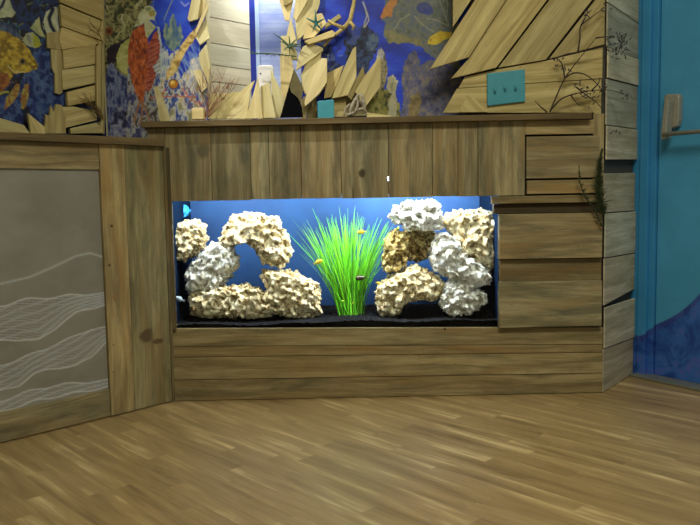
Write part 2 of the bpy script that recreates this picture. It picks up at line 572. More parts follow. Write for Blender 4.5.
class Mural:
    def __init__(self, P, s0, s1, z0, z1, d, step, base):
        self.P, self.d = P, d
        self.ns, self.nz = int((s1 - s0) / step) + 1, int((z1 - z0) / step) + 1
        S, Z = np.meshgrid(np.linspace(s0, s1, self.ns), np.linspace(z0, z1, self.nz))
        self.S, self.Z = S.ravel(), Z.ravel()
        k_ = 250.0                                 # painted detail is measured in ~4 mm units
        self.x, self.y = self.S * k_, self.Z * k_
        self.c = np.tile(np.array(lin(base)), (self.S.size, 1))

    def L(self, pts):
        return [self.P.px(u, v, self.d) for u, v in pts]

    def inside(self, pts, jit=0, seed=1):
        q = self.L(pts)
        X, Y = self.S, self.Z
        if jit:
            X = X + (fbm(self.x / 3, self.y / 3, seed, 3) - .5) * jit * .004 * 2
            Y = Y + (fbm(self.x / 3 + 50, self.y / 3 + 9, seed + 5, 3) - .5) * jit * .004 * 2
        m = np.zeros(self.S.size, bool)
        n = len(q)
        for i in range(n):
            x0, y0 = q[i]
            x1, y1 = q[(i + 1) % n]
            if y0 == y1:
                continue
            c_ = ((y0 > Y) != (y1 > Y)) & (X < (x1 - x0) * (Y - y0) / (y1 - y0) + x0)
            m ^= c_
        return m

    def put(self, m, col, a=1.0):
        self.c[m] = self.c[m] * (1 - a) + np.array(lin(col)) * a

    def poly(self, pts, cols, sc=(4, 4), jit=1.2, seed=1, contrast=2.2, ang=0, a=1.0):
        m = self.inside(pts, jit, seed)
        self.tex(m, cols, sc, seed, contrast, ang, a)
        return m

    def tex(self, m, cols, sc=(4, 4), seed=1, contrast=2.2, ang=0, a=1.0):
        if not isinstance(cols[0], (tuple, list)):
            cols = [cols]
        if m is None:
            m = np.ones(self.S.size, bool)
        ca, sa = math.cos(ang), math.sin(ang)
        X = (self.x * ca + self.y * sa)[m] / sc[0]
        Y = (-self.x * sa + self.y * ca)[m] / sc[1]
        f = np.clip((fbm(X, Y, seed) - .5) * contrast + .5, 0, .9999)
        n = len(cols)
        L_ = np.array([lin(c_) for c_ in cols])
        if n == 1:
            col = np.tile(L_[0], (X.size, 1))
        else:
            t = f * (n - 1)
            i = t.astype(int)
            w = (t - i)[:, None]
            col = L_[i] * (1 - w) + L_[i + 1] * w
        self.c[m] = self.c[m] * (1 - a) + col * a

    def stroke(self, pts, w, col, a=1.0, w2=None):
        q = self.L(pts)
        w = w * .0039
        w2 = w if w2 is None else w2 * .0039
        D = np.full(self.S.size, 9.0)
        n = len(q) - 1
        for i in range(n):
            ax, ay = q[i]
            bx, by = q[i + 1]
            L2 = (bx - ax) ** 2 + (by - ay) ** 2 + 1e-12
            t = np.clip(((self.S - ax) * (bx - ax) + (self.Z - ay) * (by - ay)) / L2, 0, 1)
            ww = w + (w2 - w) * (i + t) / n
            D = np.minimum(D, np.hypot(self.S - ax - t * (bx - ax), self.Z - ay - t * (by - ay)) / ww * 2)
        al = np.clip((1.35 - D) / .7, 0, 1)[:, None] * a
        self.c = self.c * (1 - al) + np.array(lin(col)) * al

    def disc(self, u, v, r, col, a=1.0, asp=1.0):
        self.poly([(u + r * asp * math.cos(t), v + r * math.sin(t)) for t in np.linspace(0, 6.283, 16)[:-1]], [col], jit=0, a=a)

    def build(self, name, mat, keep=None, **kw):
        me = bpy.data.meshes.new(name)
        idx = np.arange(self.S.size).reshape(self.nz, self.ns)
        q = np.stack([idx[:-1, :-1], idx[:-1, 1:], idx[1:, 1:], idx[1:, :-1]], -1).reshape(-1, 4)
        if keep is not None:
            q = q[keep[q].all(1)]
            used = np.unique(q)
            mp_ = np.full(self.S.size, -1)
            mp_[used] = np.arange(used.size)
            q = mp_[q]
        else:
            used = np.arange(self.S.size)
        P, d = self.P, self.d
        org = P.w(float(self.S[used].mean()), float(self.Z[used].min()), d)
        V = (np.array(P.O)[None] + self.S[used, None] * np.array(P.t)[None] + np.array(P.n)[None] * d)
        V[:, 2] += self.Z[used]
        V -= np.array(org)[None]
        me.from_pydata(V.tolist(), [], q.tolist())
        ca = me.color_attributes.new('paint', 'FLOAT_COLOR', 'POINT')
        ca.data.foreach_set('color', np.hstack([self.c[used], np.ones((used.size, 1))]).astype(np.float32).ravel())
        me.materials.append(mat)
        o = bpy.data.objects.new(name, me)
        C.objects.link(o)
        o.location = org
        return setp(o, **kw)


def paint_mat(name, rough, spec=.4):
    k = NT(name)
    at = k.n('ShaderNodeAttribute', attribute_name='paint').outputs['Color']
    return k.out(at, rough, spec)


M['mural'] = paint_mat('mural_paint', .45)
M['etched'] = paint_mat('etched_panel', .38, .5)

# ================================================================== SETTING
bm = new()
rect_pts = [(-4, -6), (4, -6), (4, 1.6), (-4, 1.6)]
lo = [bm.verts.new((x, y, -.05)) for x, y in rect_pts]
hi = [bm.verts.new((x, y, 0)) for x, y in rect_pts]
bm.faces.new(hi)
bm.faces.new(lo[::-1])
for i in range(4):
    bm.faces.new((lo[i], lo[(i + 1) % 4], hi[(i + 1) % 4], hi[i]))
fo = obj('floor', bm, M['floor'], kind='structure')
bm = new()
ho = [bm.verts.new((x, y, z)) for z in (2.7, 2.76) for x, y in rect_pts]
bm.faces.new(ho[:4]); bm.faces.new(ho[4:])
for i in range(4):
    bm.faces.new((ho[i], ho[(i + 1) % 4], ho[4 + (i + 1) % 4], ho[4 + i]))
obj('ceiling', bm, M['ceil'], kind='structure')

# key stations along the front plane
sR = (pB - pA).length
sCapL = FR.px(143, 120, .03)[0]
zCapT = FR.px(592, 112.6, .03)[1]
zCapB = zCapT - .023
dCap = zCapT - FR.px(143, 121.4, .03)[1]
zL = LF.px(80, 137, .02)[1]

# back wall (mural wall) above the counters, with the opening in its middle
o0 = BACK.px(207.5, 60)[0]
o1 = BACK.px(300, 30)[0]
bw0 = BACK.px(105, 60)[0]
bw1 = BACK.px(470, 60)[0]
bm = new()
rect(bm, BACK, bw0, o0, .90, 2.7, -.003, .08)
rect(bm, BACK, o1, bw1 + .12, 1.0, 2.7, -.003, .08)
rect(bm, BACK, o0, o1, 1.62, 2.7, -.003, .08)
rect(bm, BACK, o0, o1, .95, 1.05, -.003, .08)
obj('wall_back', bm, M['wallp'], kind='structure')
bm = new()
rect(bm, LW, -.1, 2.6, 0, 2.7, -.003, .08)
obj('wall_left', bm, M['wallp'], kind='structure')
# wall to the right of the murals, almost flush with the cabinet front
sw0 = FR.px(446, 100, -.03)[0]
bm = new()
rect(bm, FR, sw0 + .1, sR, 1.6, 2.7, -.045, .08)
obj('wall_front', bm, M['wallp'], kind='structure')
bm = new()
rect(bm, FR, sw0 + .1, sR, zCapT, 1.599, -.045, .08)
rect(bm, FR, FR.px(593, 200)[0], sR - .002, 0, zCapT, -.02, .06)
obj('gap_shade_sheet', bm, M['dark'], kind='structure')  # dark sheet behind the planks, its colour stands in for shade in gaps

# ---- murals
mb = Mural(BACK, bw0, bw1, .955, 1.62, 0, .0026, (34, 62, 190))
B = mb
B.tex(None, [(20, 44, 158), (28, 60, 200), (44, 84, 214)], (30, 14), 3, 2.5)
# left reef
B.poly([(104, -20), (157, -20), (150, 6), (146, 20), (134, 30), (128, 44), (126, 140), (104, 140)], [(52, 56, 40), (112, 112, 70), (150, 150, 104), (96, 90, 60)], (4, 4), 2, 5, 3)
for i in range(40):
    u, v = RNG.uniform(106, 150), RNG.uniform(-10, 32)
    B.stroke([(u, v), (u + RNG.uniform(-4, 4), v + RNG.uniform(3, 8))], 1.4, RNG.choice([(176, 176, 124), (70, 72, 44), (150, 136, 88), (190, 190, 150)]), .8)
B.poly([(106, 50), (114, 44), (124, 40), (130, 36), (126, 50), (116, 62), (108, 66)], [(26, 18, 34), (44, 30, 40)], (3, 3), 1, 6)
B.disc(109, 31, 4, (120, 70, 36)); B.disc(109, 31, 2, (70, 34, 20))
B.poly([(116, 56), (121, 44), (130, 38), (129, 60), (130, 76), (122, 72), (117, 66)], [(140, 146, 70), (186, 186, 120)], (6, 3), 1, 7)
B.poly([(106, 66), (112, 62), (118, 72), (128, 78), (130, 98), (134, 118), (134, 140), (106, 140)], [(34, 42, 90), (86, 98, 140), (130, 138, 168), (60, 70, 124)], (3, 7), 1.5, 8, 3)
B.poly([(112, 112), (118, 105), (128, 108), (132, 120), (130, 140), (110, 140)], [(30, 30, 60), (96, 100, 140), (150, 150, 170)], (4, 4), 1, 9, 3)
B.poly([(131, 122), (137, 116), (141, 124), (140, 140), (130, 140)], [(190, 180, 110), (150, 140, 80)], (4, 4), 1, 9, 3)
# pale coral reef at the foot, middle left
B.poly([(150, 44), (158, 50), (163, 44), (168, 56), (176, 50), (182, 46), (190, 60), (200, 50), (208, 56), (208, 124), (144, 124), (146, 96)], [(58, 80, 150), (120, 138, 184), (196, 202, 200), (214, 206, 190), (150, 150, 110)], (3, 6), 2.5, 12, 3.2)
for i in range(60):
    u, v = RNG.uniform(147, 206), RNG.uniform(62, 118)
    B.stroke([(u, v), (u + RNG.uniform(-5, 5), v + RNG.uniform(-8, 8))], RNG.uniform(.8, 1.8), RNG.choice([(210, 206, 190), (170, 120, 110), (96, 108, 176), (200, 180, 120), (60, 56, 110), (190, 90, 80), (130, 150, 190)]), .85)
for i in range(12):
    u = 149 + i * 1.6 + RNG.uniform(-.5, .5)
    B.stroke([(u, 76), (u + RNG.uniform(-1, 1), RNG.uniform(48, 58))], 1.1, (176, 190, 196), .9)
B.poly([(128, 60), (150, 60), (166, 124), (166, 142), (126, 142)], [(60, 64, 110), (120, 124, 150), (176, 176, 170), (70, 60, 60)], (3, 5), 1.5, 13, 3)
# grey green coral and soft verticals in the blue
B.poly([(163, 36), (165, 22), (167, 24), (169, 30), (171, 14), (174, 14), (177, 28), (180, 22), (183, 36), (180, 46), (172, 52), (166, 46)], [(60, 92, 130), (104, 130, 130), (140, 156, 130)], (3, 6), 1.6, 14, 2.6)
B.stroke([(175, -6), (168, 10), (164, 20)], 1.2, (130, 150, 160), .8)
B.stroke([(155, -6), (152, 12), (156, 24)], 1.2, (90, 116, 180), .8)
B.stroke([(181, 2), (185, 6), (189, 3)], 1.6, (140, 150, 220), .8)
for u in (183, 186, 190, 193):
    B.stroke([(u + 6, 42), (u - 4, 74)], 1.4, (96, 128, 196), .75)
B.poly([(196, 26), (200, 34), (200, 52), (188, 68), (180, 80), (178, 66), (188, 46)], [(24, 44, 170), (40, 70, 190), (110, 140, 200)], (2, 9), 1, 15, 3, ang=.5)
# golden rope of coral with an orange ball
B.poly([(196, 28), (199, 32), (186, 52), (174, 74), (166, 82), (166, 74), (176, 54), (188, 36)], [(140, 108, 50), (206, 176, 104), (226, 200, 130)], (3, 3), 1.2, 16, 2.4)
B.poly([(190, 60), (206, 54), (208, 80), (198, 74), (194, 96), (188, 84)], [(206, 206, 204), (160, 170, 190), (226, 216, 190)], (3, 6), 1.5, 21, 3)
B.disc(173.5, 84, 5.4, (60, 48, 96)); B.disc(173.5, 84, 4.4, (184, 122, 34)); B.disc(172.6, 82.8, 2.4, (228, 186, 70)); B.disc(172, 82, 1, (250, 226, 150))
for q in ([(150, 98), (176, 96), (196, 97)], [(166, 88), (160, 98), (164, 112)], [(182, 88), (192, 100), (200, 104)]):
    B.stroke(q, 1.2, (196, 92, 80), .9)
B.poly([(154, 88), (158, 86), (170, 116), (170, 122), (160, 122)], [(190, 176, 120), (220, 208, 160)], (3, 8), 1, 17, 2)
# red fish
B.poly([(135, 24), (139, 14), (146, 6), (152, 6), (156, 13), (155, 20), (150, 20), (144, 23), (134, 28)], [(120, 130, 90), (184, 190, 150), (204, 206, 176)], (4, 3), 1, 18, 2.4)
B.disc(151.5, 14, 2.6, (164, 150, 80))
B.poly([(133, 31), (139, 26), (144, 24), (147, 32), (148, 44), (148, 62), (146, 84), (143, 106), (138, 100), (132, 82), (128, 62), (128, 45)], [(120, 52, 26), (168, 80, 38), (190, 102, 54)], (2, 5), .8, 19, 2.6)
B.poly([(148, 44), (154, 34), (158, 30), (161, 44), (160, 58), (155, 64), (152, 66), (156, 74), (152, 88), (147, 92), (146, 84)], [(120, 48, 40), (190, 96, 62), (160, 90, 80)], (6, 1.2), 1.2, 20, 3.2)
B.poly([(144, 22), (149, 20), (156, 27), (148, 38), (146, 36)], [(150, 160, 120), (196, 200, 164)], (3, 3), .5, 22, 2.4)
B.poly([(157, 27), (159, 26), (162, 44), (161, 60), (159, 60), (160, 46)], [(150, 170, 190), (190, 196, 200)], (3, 3), .3, 23, 2.4)
for i in range(46):
    u, v = RNG.uniform(130, 146), RNG.uniform(34, 96)
    B.stroke([(u, v), (u + .6, v + 2.2)], 1.0, RNG.choice([(90, 30, 30), (76, 50, 60), (220, 130, 80)]), .75)
for i in range(9):
    B.stroke([(148, 46 + i * 4.6), (160, 40 + i * 4.2)], .7, (96, 44, 52), .8)
for q in ([(140, 100), (136, 114), (134, 122)], [(142, 102), (142, 116), (140, 124)], [(143, 104), (148, 116), (150, 122)]):
    B.stroke(q, 2.2, (150, 104, 74), .85)
# right side of the back mural
B.poly([(318, 40), (330, 44), (336, 60), (344, 72), (330, 80), (318, 76)], [(14, 22, 70), (20, 40, 130), (70, 90, 150)], (4, 4), 2, 24, 3)
B.poly([(344, 40), (352, 30), (364, 24), (376, 34), (378, 48), (372, 60), (366, 76), (356, 74), (346, 60)], [(16, 22, 44), (30, 44, 84), (46, 70, 110), (14, 20, 40)], (4, 5), 2.4, 25, 3)
B.poly([(344, 26), (352, 22), (362, 30), (356, 44), (346, 44)], [(30, 52, 140), (60, 74, 120)], (4, 5), 2.4, 26, 3)
for i in range(16):
    u, v = RNG.uniform(318, 340), RNG.uniform(36, 72)
    B.stroke([(u, v), (u + RNG.uniform(-6, 6), v + RNG.uniform(-7, 7))], .8, (110, 124, 120), .7)
B.stroke([(363, 2), (366, 10), (367, 16), (365, 22), (364, 27)], 1.6, (170, 176, 190)); B.stroke([(365, 27), (369, 20), (367, 12)], .9, (210, 206, 200))
B.poly([(368, 36), (376, 32), (380, 40), (374, 50), (366, 50)], [(40, 66, 120), (84, 104, 120)], (3, 3), 2, 27, 3)
B.poly([(385, -10), (460, -10), (460, 70), (440, 62), (424, 52), (420, 44), (412, 42), (400, 42), (388, 42), (384, 36), (385, 24), (382, 18), (386, 8)], [(88, 100, 86), (104, 112, 116), (120, 124, 104), (96, 108, 124)], (5, 5), 2, 28, 3)
B.poly([(384, 30), (396, 32), (410, 38), (422, 40), (424, 48), (410, 43), (388, 43)], [(116, 114, 78), (142, 138, 96)], (3, 3), 2, 29, 2.6)
B.disc(424, 8, 6, (34, 52, 140), .85, 1.3); B.disc(428, 11, 4, (30, 50, 150), .8, 1.4)
for q in ([(438, -4), (443, 10), (449, 26)], [(449, 26), (436, 20), (426, 18)], [(434, 32), (424, 26), (414, 16)], [(446, 20), (448, 6), (446, -6)], [(410, 14), (400, 20), (394, 30)]):
    B.stroke(q, .8, (168, 172, 140), .75)
for i in range(50):
    u, v = RNG.uniform(388, 454), RNG.uniform(-4, 50)
    B.stroke([(u, v), (u + RNG.uniform(-3, 3), v + RNG.uniform(-3, 3))], .8, RNG.choice([(140, 140, 108), (80, 92, 110), (120, 122, 90)]), .5)
B.poly([(380, 17), (384, 8), (388, 2), (398, -6), (397, 4), (393, 8), (392, 17), (387, 16), (382, 19)], [(186, 116, 50), (206, 140, 66)], (4, 4), .6, 30, 2)
B.poly([(427, 43), (431, 36), (440, 31), (452, 32), (450, 38), (444, 40), (438, 44), (432, 45)], [(206, 176, 30), (232, 206, 50)], (4, 4), .4, 31, 2)
B.disc(431, 40, .8, (60, 40, 20))
# bottom corals
B.poly([(402, 66), (408, 56), (414, 50), (419, 56), (421, 66), (430, 58), (440, 64), (460, 70), (470, 124), (400, 124), (404, 96), (402, 82)], [(74, 76, 110), (112, 110, 118), (84, 88, 132), (128, 120, 116)], (4, 5), 2.2, 32, 3.2)
for i in range(60):
    u, v = RNG.uniform(404, 456), RNG.uniform(58, 112)
    B.stroke([(u, v), (u + RNG.uniform(-3, 3), v + RNG.uniform(2, 5))], 1.0, RNG.choice([(60, 66, 130), (140, 132, 128), (44, 56, 140), (120, 110, 90)]), .6)
B.poly([(409, 106), (411, 96), (418, 92), (422, 100), (418, 116), (408, 118)], [(110, 96, 60), (146, 128, 88)], (3, 3), 1.4, 33, 2.6)
B.poly([(374, 70), (378, 54), (381, 48), (385, 56), (388, 70), (386, 84), (380, 92)], [(110, 104, 74), (150, 142, 110), (80, 74, 56)], (3, 4), 1.6, 34, 3)
B.poly([(376, 60), (378, 50), (381, 48), (384, 52), (383, 60)], [(190, 190, 190), (150, 150, 150)], (3, 4), .8, 35, 3)
B.poly([(366, 104), (372, 94), (382, 88), (390, 92), (400, 104), (400, 124), (366, 124)], [(70, 70, 36), (126, 124, 58), (156, 150, 84)], (3, 4), 1.6, 36, 3)
B.poly([(386, 88), (388, 78), (393, 74), (398, 82), (396, 92), (397, 100), (396, 124), (388, 124), (388, 104), (392, 94)], [(150, 150, 120), (196, 192, 160), (174, 176, 150)], (3, 5), 1.4, 37, 2.6)
mb.build('mural', M['mural'], keep=~((mb.S > o0) & (mb.S < o1) & (mb.Z > 1.05)), label='painted coral reef mural with red fish on the blue back wall above the aquarium', cat='mural')

ls1 = LW.px(-40, 60)[0]
A_ = Mural(LW, 0.0, ls1, .955, 1.62, 0, .0026, (14, 20, 46))
A_.tex(None, [(6, 10, 24), (16, 26, 60), (26, 50, 104), (10, 14, 34)], (7, 9), 41, 3.2)
A_.poly([(28, 60), (36, 48), (50, 48), (60, 60), (66, 92), (60, 130), (0, 134), (-10, 100), (6, 96), (20, 86)], [(14, 26, 80), (30, 54, 120), (70, 96, 140), (20, 36, 96)], (6, 7), 2, 42, 3)
for i in range(46):
    u, v = RNG.uniform(-5, 50), RNG.uniform(-8, 38)
    A_.stroke([(u, v), (u + RNG.uniform(-5, 5), v + RNG.uniform(-3, 6))], 1.3, RNG.choice([(40, 86, 130), (60, 110, 120), (20, 36, 80), (90, 110, 80), (10, 14, 30)]), .8)
for i in range(14):
    u, v = RNG.uniform(24, 60), RNG.uniform(66, 118)
    A_.stroke([(u, v), (u + RNG.uniform(-1, 1), v + RNG.uniform(6, 14))], 1.0, (80, 110, 156), .5)
# banner fish top left and middle
A_.poly([(-4, 14), (2, -4), (8, -4), (16, 12), (12, 17), (-4, 18)], [(150, 160, 130), (190, 196, 160)], (4, 4), .6, 43)
A_.stroke([(6, -4), (2, 6), (-4, 12)], 2.6, (16, 26, 70)); A_.stroke([(10, -4), (14, 8), (20, 16)], 3, (20, 34, 80))
A_.stroke([(17, 16), (30, 20), (42, 12)], 2, (24, 50, 90))
A_.poly([(30, 28), (36, 20), (40, 16), (44, 28), (46, 38), (40, 36)], [(140, 146, 100), (176, 180, 130)], (4, 4), .5, 44)
A_.poly([(43, 22), (46, 12), (54, 7), (62, 8), (66, 20), (62, 34), (54, 32), (47, 34)], [(160, 166, 140), (190, 194, 166)], (4, 4), .5, 45)
A_.stroke([(53, 9), (49, 18), (51, 26), (56, 34)], 3.6, (12, 18, 50)); A_.stroke([(40, 15), (42, 28), (47, 38)], 2.2, (12, 18, 50)); A_.stroke([(60, 12), (58, 20), (60, 30)], 2.0, (90, 110, 150), .7)
A_.poly([(22, 40), (26, 34), (33, 32), (40, 40), (40, 46), (34, 48), (26, 45)], [(150, 156, 120), (176, 180, 140)], (4, 4), .5, 46)
A_.poly([(33, 33), (38, 37), (42, 45), (36, 48), (33, 44)], [(160, 160, 40), (140, 150, 50)], (4, 4), .5, 47)
A_.stroke([(28, 36), (30, 42)], 3, (100, 104, 120), .7)
# large yellow fish
A_.poly([(-10, 20), (6, 22), (16, 30), (23, 44), (12, 40), (-10, 32)], [(30, 50, 90), (80, 96, 120)], (2, 6), 1, 48, 3)
A_.poly([(-12, 30), (8, 32), (18, 38), (28, 48), (34, 58), (38, 64), (37, 69), (28, 72), (14, 74), (8, 84), (-12, 96)], [(112, 92, 22), (164, 138, 34), (188, 166, 58)], (3, 3), .8, 49, 2.8)
A_.poly([(-12, 74), (8, 72), (10, 82), (2, 92), (-12, 98)], [(110, 60, 30), (150, 96, 40)], (3, 3), 1, 50, 2.8)
for i in range(50):
    u, v = RNG.uniform(-6, 24), RNG.uniform(34, 88)
    A_.stroke([(u, v), (u + 1, v + .5)], 1.2, RNG.choice([(206, 180, 90), (120, 76, 30), (150, 120, 60)]), .6)
A_.disc(22.5, 61.5, 3.6, (130, 110, 60)); A_.disc(22.5, 61.5, 2.2, (30, 20, 14)); A_.stroke([(31, 67), (37, 66)], 1, (90, 60, 30)); A_.stroke([(8, 66), (14, 72), (24, 72)], 1.2, (206, 196, 130), .8)
A_.poly([(4, 110), (6, 98), (12, 90), (16, 84), (20, 84), (19, 94), (12, 104)], [(150, 140, 60), (140, 80, 44), (160, 150, 70)], (2, 4), .6, 51, 2.6)
A_.poly([(21, 108), (21, 94), (25, 84), (29, 84), (29, 96), (25, 110)], [(150, 140, 60), (130, 70, 44), (160, 150, 70)], (2, 4), .6, 52, 2.6)
A_.stroke([(-5, 96), (4, 92), (8, 92)], 2, (150, 150, 60)); A_.poly([(22, 110), (28, 106), (31, 132), (24, 124)], [(8, 10, 30)], jit=1)
A_.build('mural', M['mural'], label='painted reef mural with a large yellow fish on the far left wall', cat='mural')

# ---- whitewashed plank wall and blue-trimmed panel seen through the opening
q0 = BACK.w(o0 - .004, 0, -.085)
WP = Plane(q0, q0 - LF.t)
e0 = WP.px(250, 40)[0]
bm = new()
lines = [[(204, -60), (252, -38)], [(204, -12), (252, 2)], [(204, 15), (252, 26)], [(204, 42), (252, 49.2)], [(204, 63.5), (252, 70.4)], [(204, 82), (252, 85)], [(204, 104), (252, 104)], [(204, 124), (252, 122)]]
zz = [WP.px(a[0][0], a[0][1])[1] * .5 + WP.px(*a[1])[1] * .5 for a in lines]
for i in range(len(zz) - 1):
    rect(bm, WP, 0.0, e0, zz[i + 1] + .0015, zz[i] - .0015, 0, .02, (1, 0), tone(.04))
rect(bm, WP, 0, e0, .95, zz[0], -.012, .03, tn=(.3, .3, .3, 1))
obj('wall_inner', bm, M['white'], kind='structure', bevel=.001)
pe = WP.w(e0, 0)
PP = Plane(pe, pe + FR.t)
w0, w1 = 0, PP.px(258, 40)[0]
wr = PP.px(330, 40)[0]
win = empty('window_1', PP.w(w0, 1.0), kind='structure')
bm = new(); rect(bm, PP, 0.0, w1 - .01, .95, 1.8, .0, .05); obj('window_frame', bm, M['bluetrim'], win)
bm = new(); rect(bm, PP, w1 - .01, w1 + .005, .95, 1.8, .0, .03); obj('frame_bead', bm, M['lighttrim'], win)
bm = new(); rect(bm, PP, w1 + .005, wr, .95, 1.8, -.01, .02); obj('blind', bm, M['blind'], win)

# ---- plank clad side wall
bm = new()
L_ = [(-60, -30), (1, 21), (46.5, 58), (78, 85.5), (125, 129), (160, 160), (213, 211), (258, 253), (305, 289), (348, 337), (392, 374)]
gaps = {4: 3, 5: 10, 8: 7}
sw_ = (pS - pB).length + .012


def zat(P, u0, u1, v0, v1, s, d=0):
    a, b = P.px(u0, v0, d), P.px(u1, v1, d)
    t = (s - a[0]) / (b[0] - a[0])
    return a[1] + (b[1] - a[1]) * t


zl = [(zat(SD, 606, 635, a, b, 0), zat(SD, 606, 635, a, b, sw_)) for a, b in L_]
zl[-1] = (0.0, 0.0)
offs = [.0, .0, .004, 0, .003, -.004, .002, 0, .004, 0]
for i in range(len(zl) - 1):
    (a0, a1), (b0, b1) = zl[i], zl[i + 1]
    g0, g1 = (.002, .002)
    top0, top1 = a0 - .002, a1 - .002
    if i == 5:
        top0, top1 = a0 - .05, a1 - .052
    if i == 8:
        top0, top1 = a0 - .006, a1 - .036
    prism(bm, SD, [(0.0, b0 + g0), (sw_, b1 + g1), (sw_, top1), (0.0, top0)], offs[i] - .0, .006, (1, 0), tone(.1, .95 if i % 2 else 1.05))
obj('wall_side', bm, M['grey'], kind='structure', bevel=.0015)
bm = new()
rect(bm, SD, 0.02, sw_, 0, 2.7, -.014, .05)
obj('trim_1', bm, M['slate'], kind='structure')
bm = new()
rect(bm, SD, 0.01, sw_, zl[0][1] + .01, 2.7, 0, .02, (1, 0))
obj('trim_2', bm, M['grey'], kind='structure')

# ---- blue door and frame
dr = empty('door_1', DR.w(.2, 0), kind='structure')
d0 = DR.px(634, 200)[0]
dF = DR.px(655.5, 200)[0]
bm = new()
rect(bm, DR, d0 - .03, DR.px(641, 200)[0], 0, 2.35, .0, .05)
rect(bm, DR, DR.px(641, 200)[0], DR.px(649, 200)[0], 0, 2.3, .012, .06)
rect(bm, DR, DR.px(649, 200)[0], dF - .004, 0, 2.25, -.004, .04)
rect(bm, DR, dF - .004, 1.2, 2.08, 2.3, -.004, .04)
obj('door_frame', bm, M['frame_paint'], dr, bevel=.002)
bm = new(); rect(bm, DR, dF, 1.1, .012, 2.07, -.016, .045); obj('door_leaf', bm, M['door_paint'], dr, bevel=.002)
bm = new(); prism(bm, DR, [(d0 + .03, 0), (1.15, 0), (1.15, .012), (d0 + .03, .012)], .055, .1); obj('threshold', bm, M['alu'], dr, bevel=.003)
# push bar
pb = empty('push_bar', DR.pw(666, 120, -.016), label='brushed steel push bar with angled end bracket on the blue door', cat='door handle')
bm = new()
loc = [DR.px(u, v, .02) for u, v in ((662.5, 97), (664, 94), (676, 93.5), (678, 96), (677.5, 120), (676, 126), (669, 128.5), (664, 128))]
prism(bm, DR, loc, .012, .028)
obj('bracket', bm, M['steel'], pb, bevel=.004)
bm = new()
loc = [DR.px(u, v, .05) for u, v in ((664, 101), (669, 100), (667, 118), (666, 138), (661, 140), (660.5, 134))]
prism(bm, DR, loc, .05, .038)
obj('end_arm', bm, M['steel'], pb, bevel=.004)
bm = new()
a, b = DR.pw(663, 134.5, .05), DR.pw(740, 131, .05)
bb = DR.w(.8, a.z, .05)
tube(bm, [a, bb], .0085, 12)
obj('bar', bm, M['steel'], pb, smooth=True)
bm = new()
loc = [DR.px(u, v, .013) for u, v in ((667, 101), (671.5, 101), (671, 106), (668, 106))]
prism(bm, DR, loc, .0135, .002)
obj('lock_mark', bm, M['twig'], pb)

# ================================================================== LEFT COUNTER
lc = empty('counter_cabinet', LF.w(.3, 0), label='low pallet wood counter with a grey wave-etched front panel, at far left', cat='cabinet')
zr = .961
sEnd = LF.px(-90, 440)[0]
sPan = LF.px(105, 300)[0]        # right edge of the grey panel
s1_, s2_ = LF.px(105.5, 300)[0], LF.px(130, 300)[0]
bm = new()
prism(bm, LF, [(0.014, zr), (sEnd, zr), (sEnd, zr + .022), (0.014, zr + .028)], .022, .262, (1, 0))
# mitre the far end so the cap follows the wall behind
obj('countertop', bm, M['cap'], lc, bevel=.002)
bm = new(); rect(bm, LF, s1_, sEnd, LF.px(50, 169)[1], zr, .0, .02, (1, 0), tone(0, .92)); obj('top_rail', bm, M['old'], lc, bevel=.0015)
bm = new()
zb = LF.px(60, 400)[1]
rect(bm, LF, s1_, sEnd, .004, zb, .0, .02, (1, 0), tone(0, 1.0))
obj('bottom_rail', bm, M['old'], lc, bevel=.0015)
bm = new(); rect(bm, LF, s2_, s1_ - .0015, .004, zr, .003, .023, (0, 1), tone(0, 1.12)); obj('stile', bm, M['warm'], lc, bevel=.0015)
bm = new(); rect(bm, LF, .012, s2_ - .002, .004, zr, .0, .02, (0, 1), (.9, .93, .86, 1)); obj('end_board', bm, M['old'], lc, bevel=.0015)
bm = new(); rect(bm, LF, 0.0, .011, .004, zr, .002, .022, (0, 1), (.66, .64, .6, 1)); obj('corner_strip', bm, M['old'], lc, bevel=.001)
bm = new(); rect(bm, LF, 0.0, sEnd, 0, zr, -.022, .03); obj('backing', bm, M['dark'], lc)
Ep = Mural(LF, s1_, sEnd, LF.px(60, 400)[1], LF.px(50, 169)[1], -.008, .0028, (134, 130, 116))
Ep.tex(None, [(128, 126, 116), (144, 142, 132)], (30, 20), 60, 2)


def wavy(q, n=60):
    us = [p[0] for p in q]
    vs = [p[1] for p in q]
    U_ = np.linspace(us[0], us[-1], n)
    return [(float(a), float(np.interp(a, us, vs))) for a in U_]


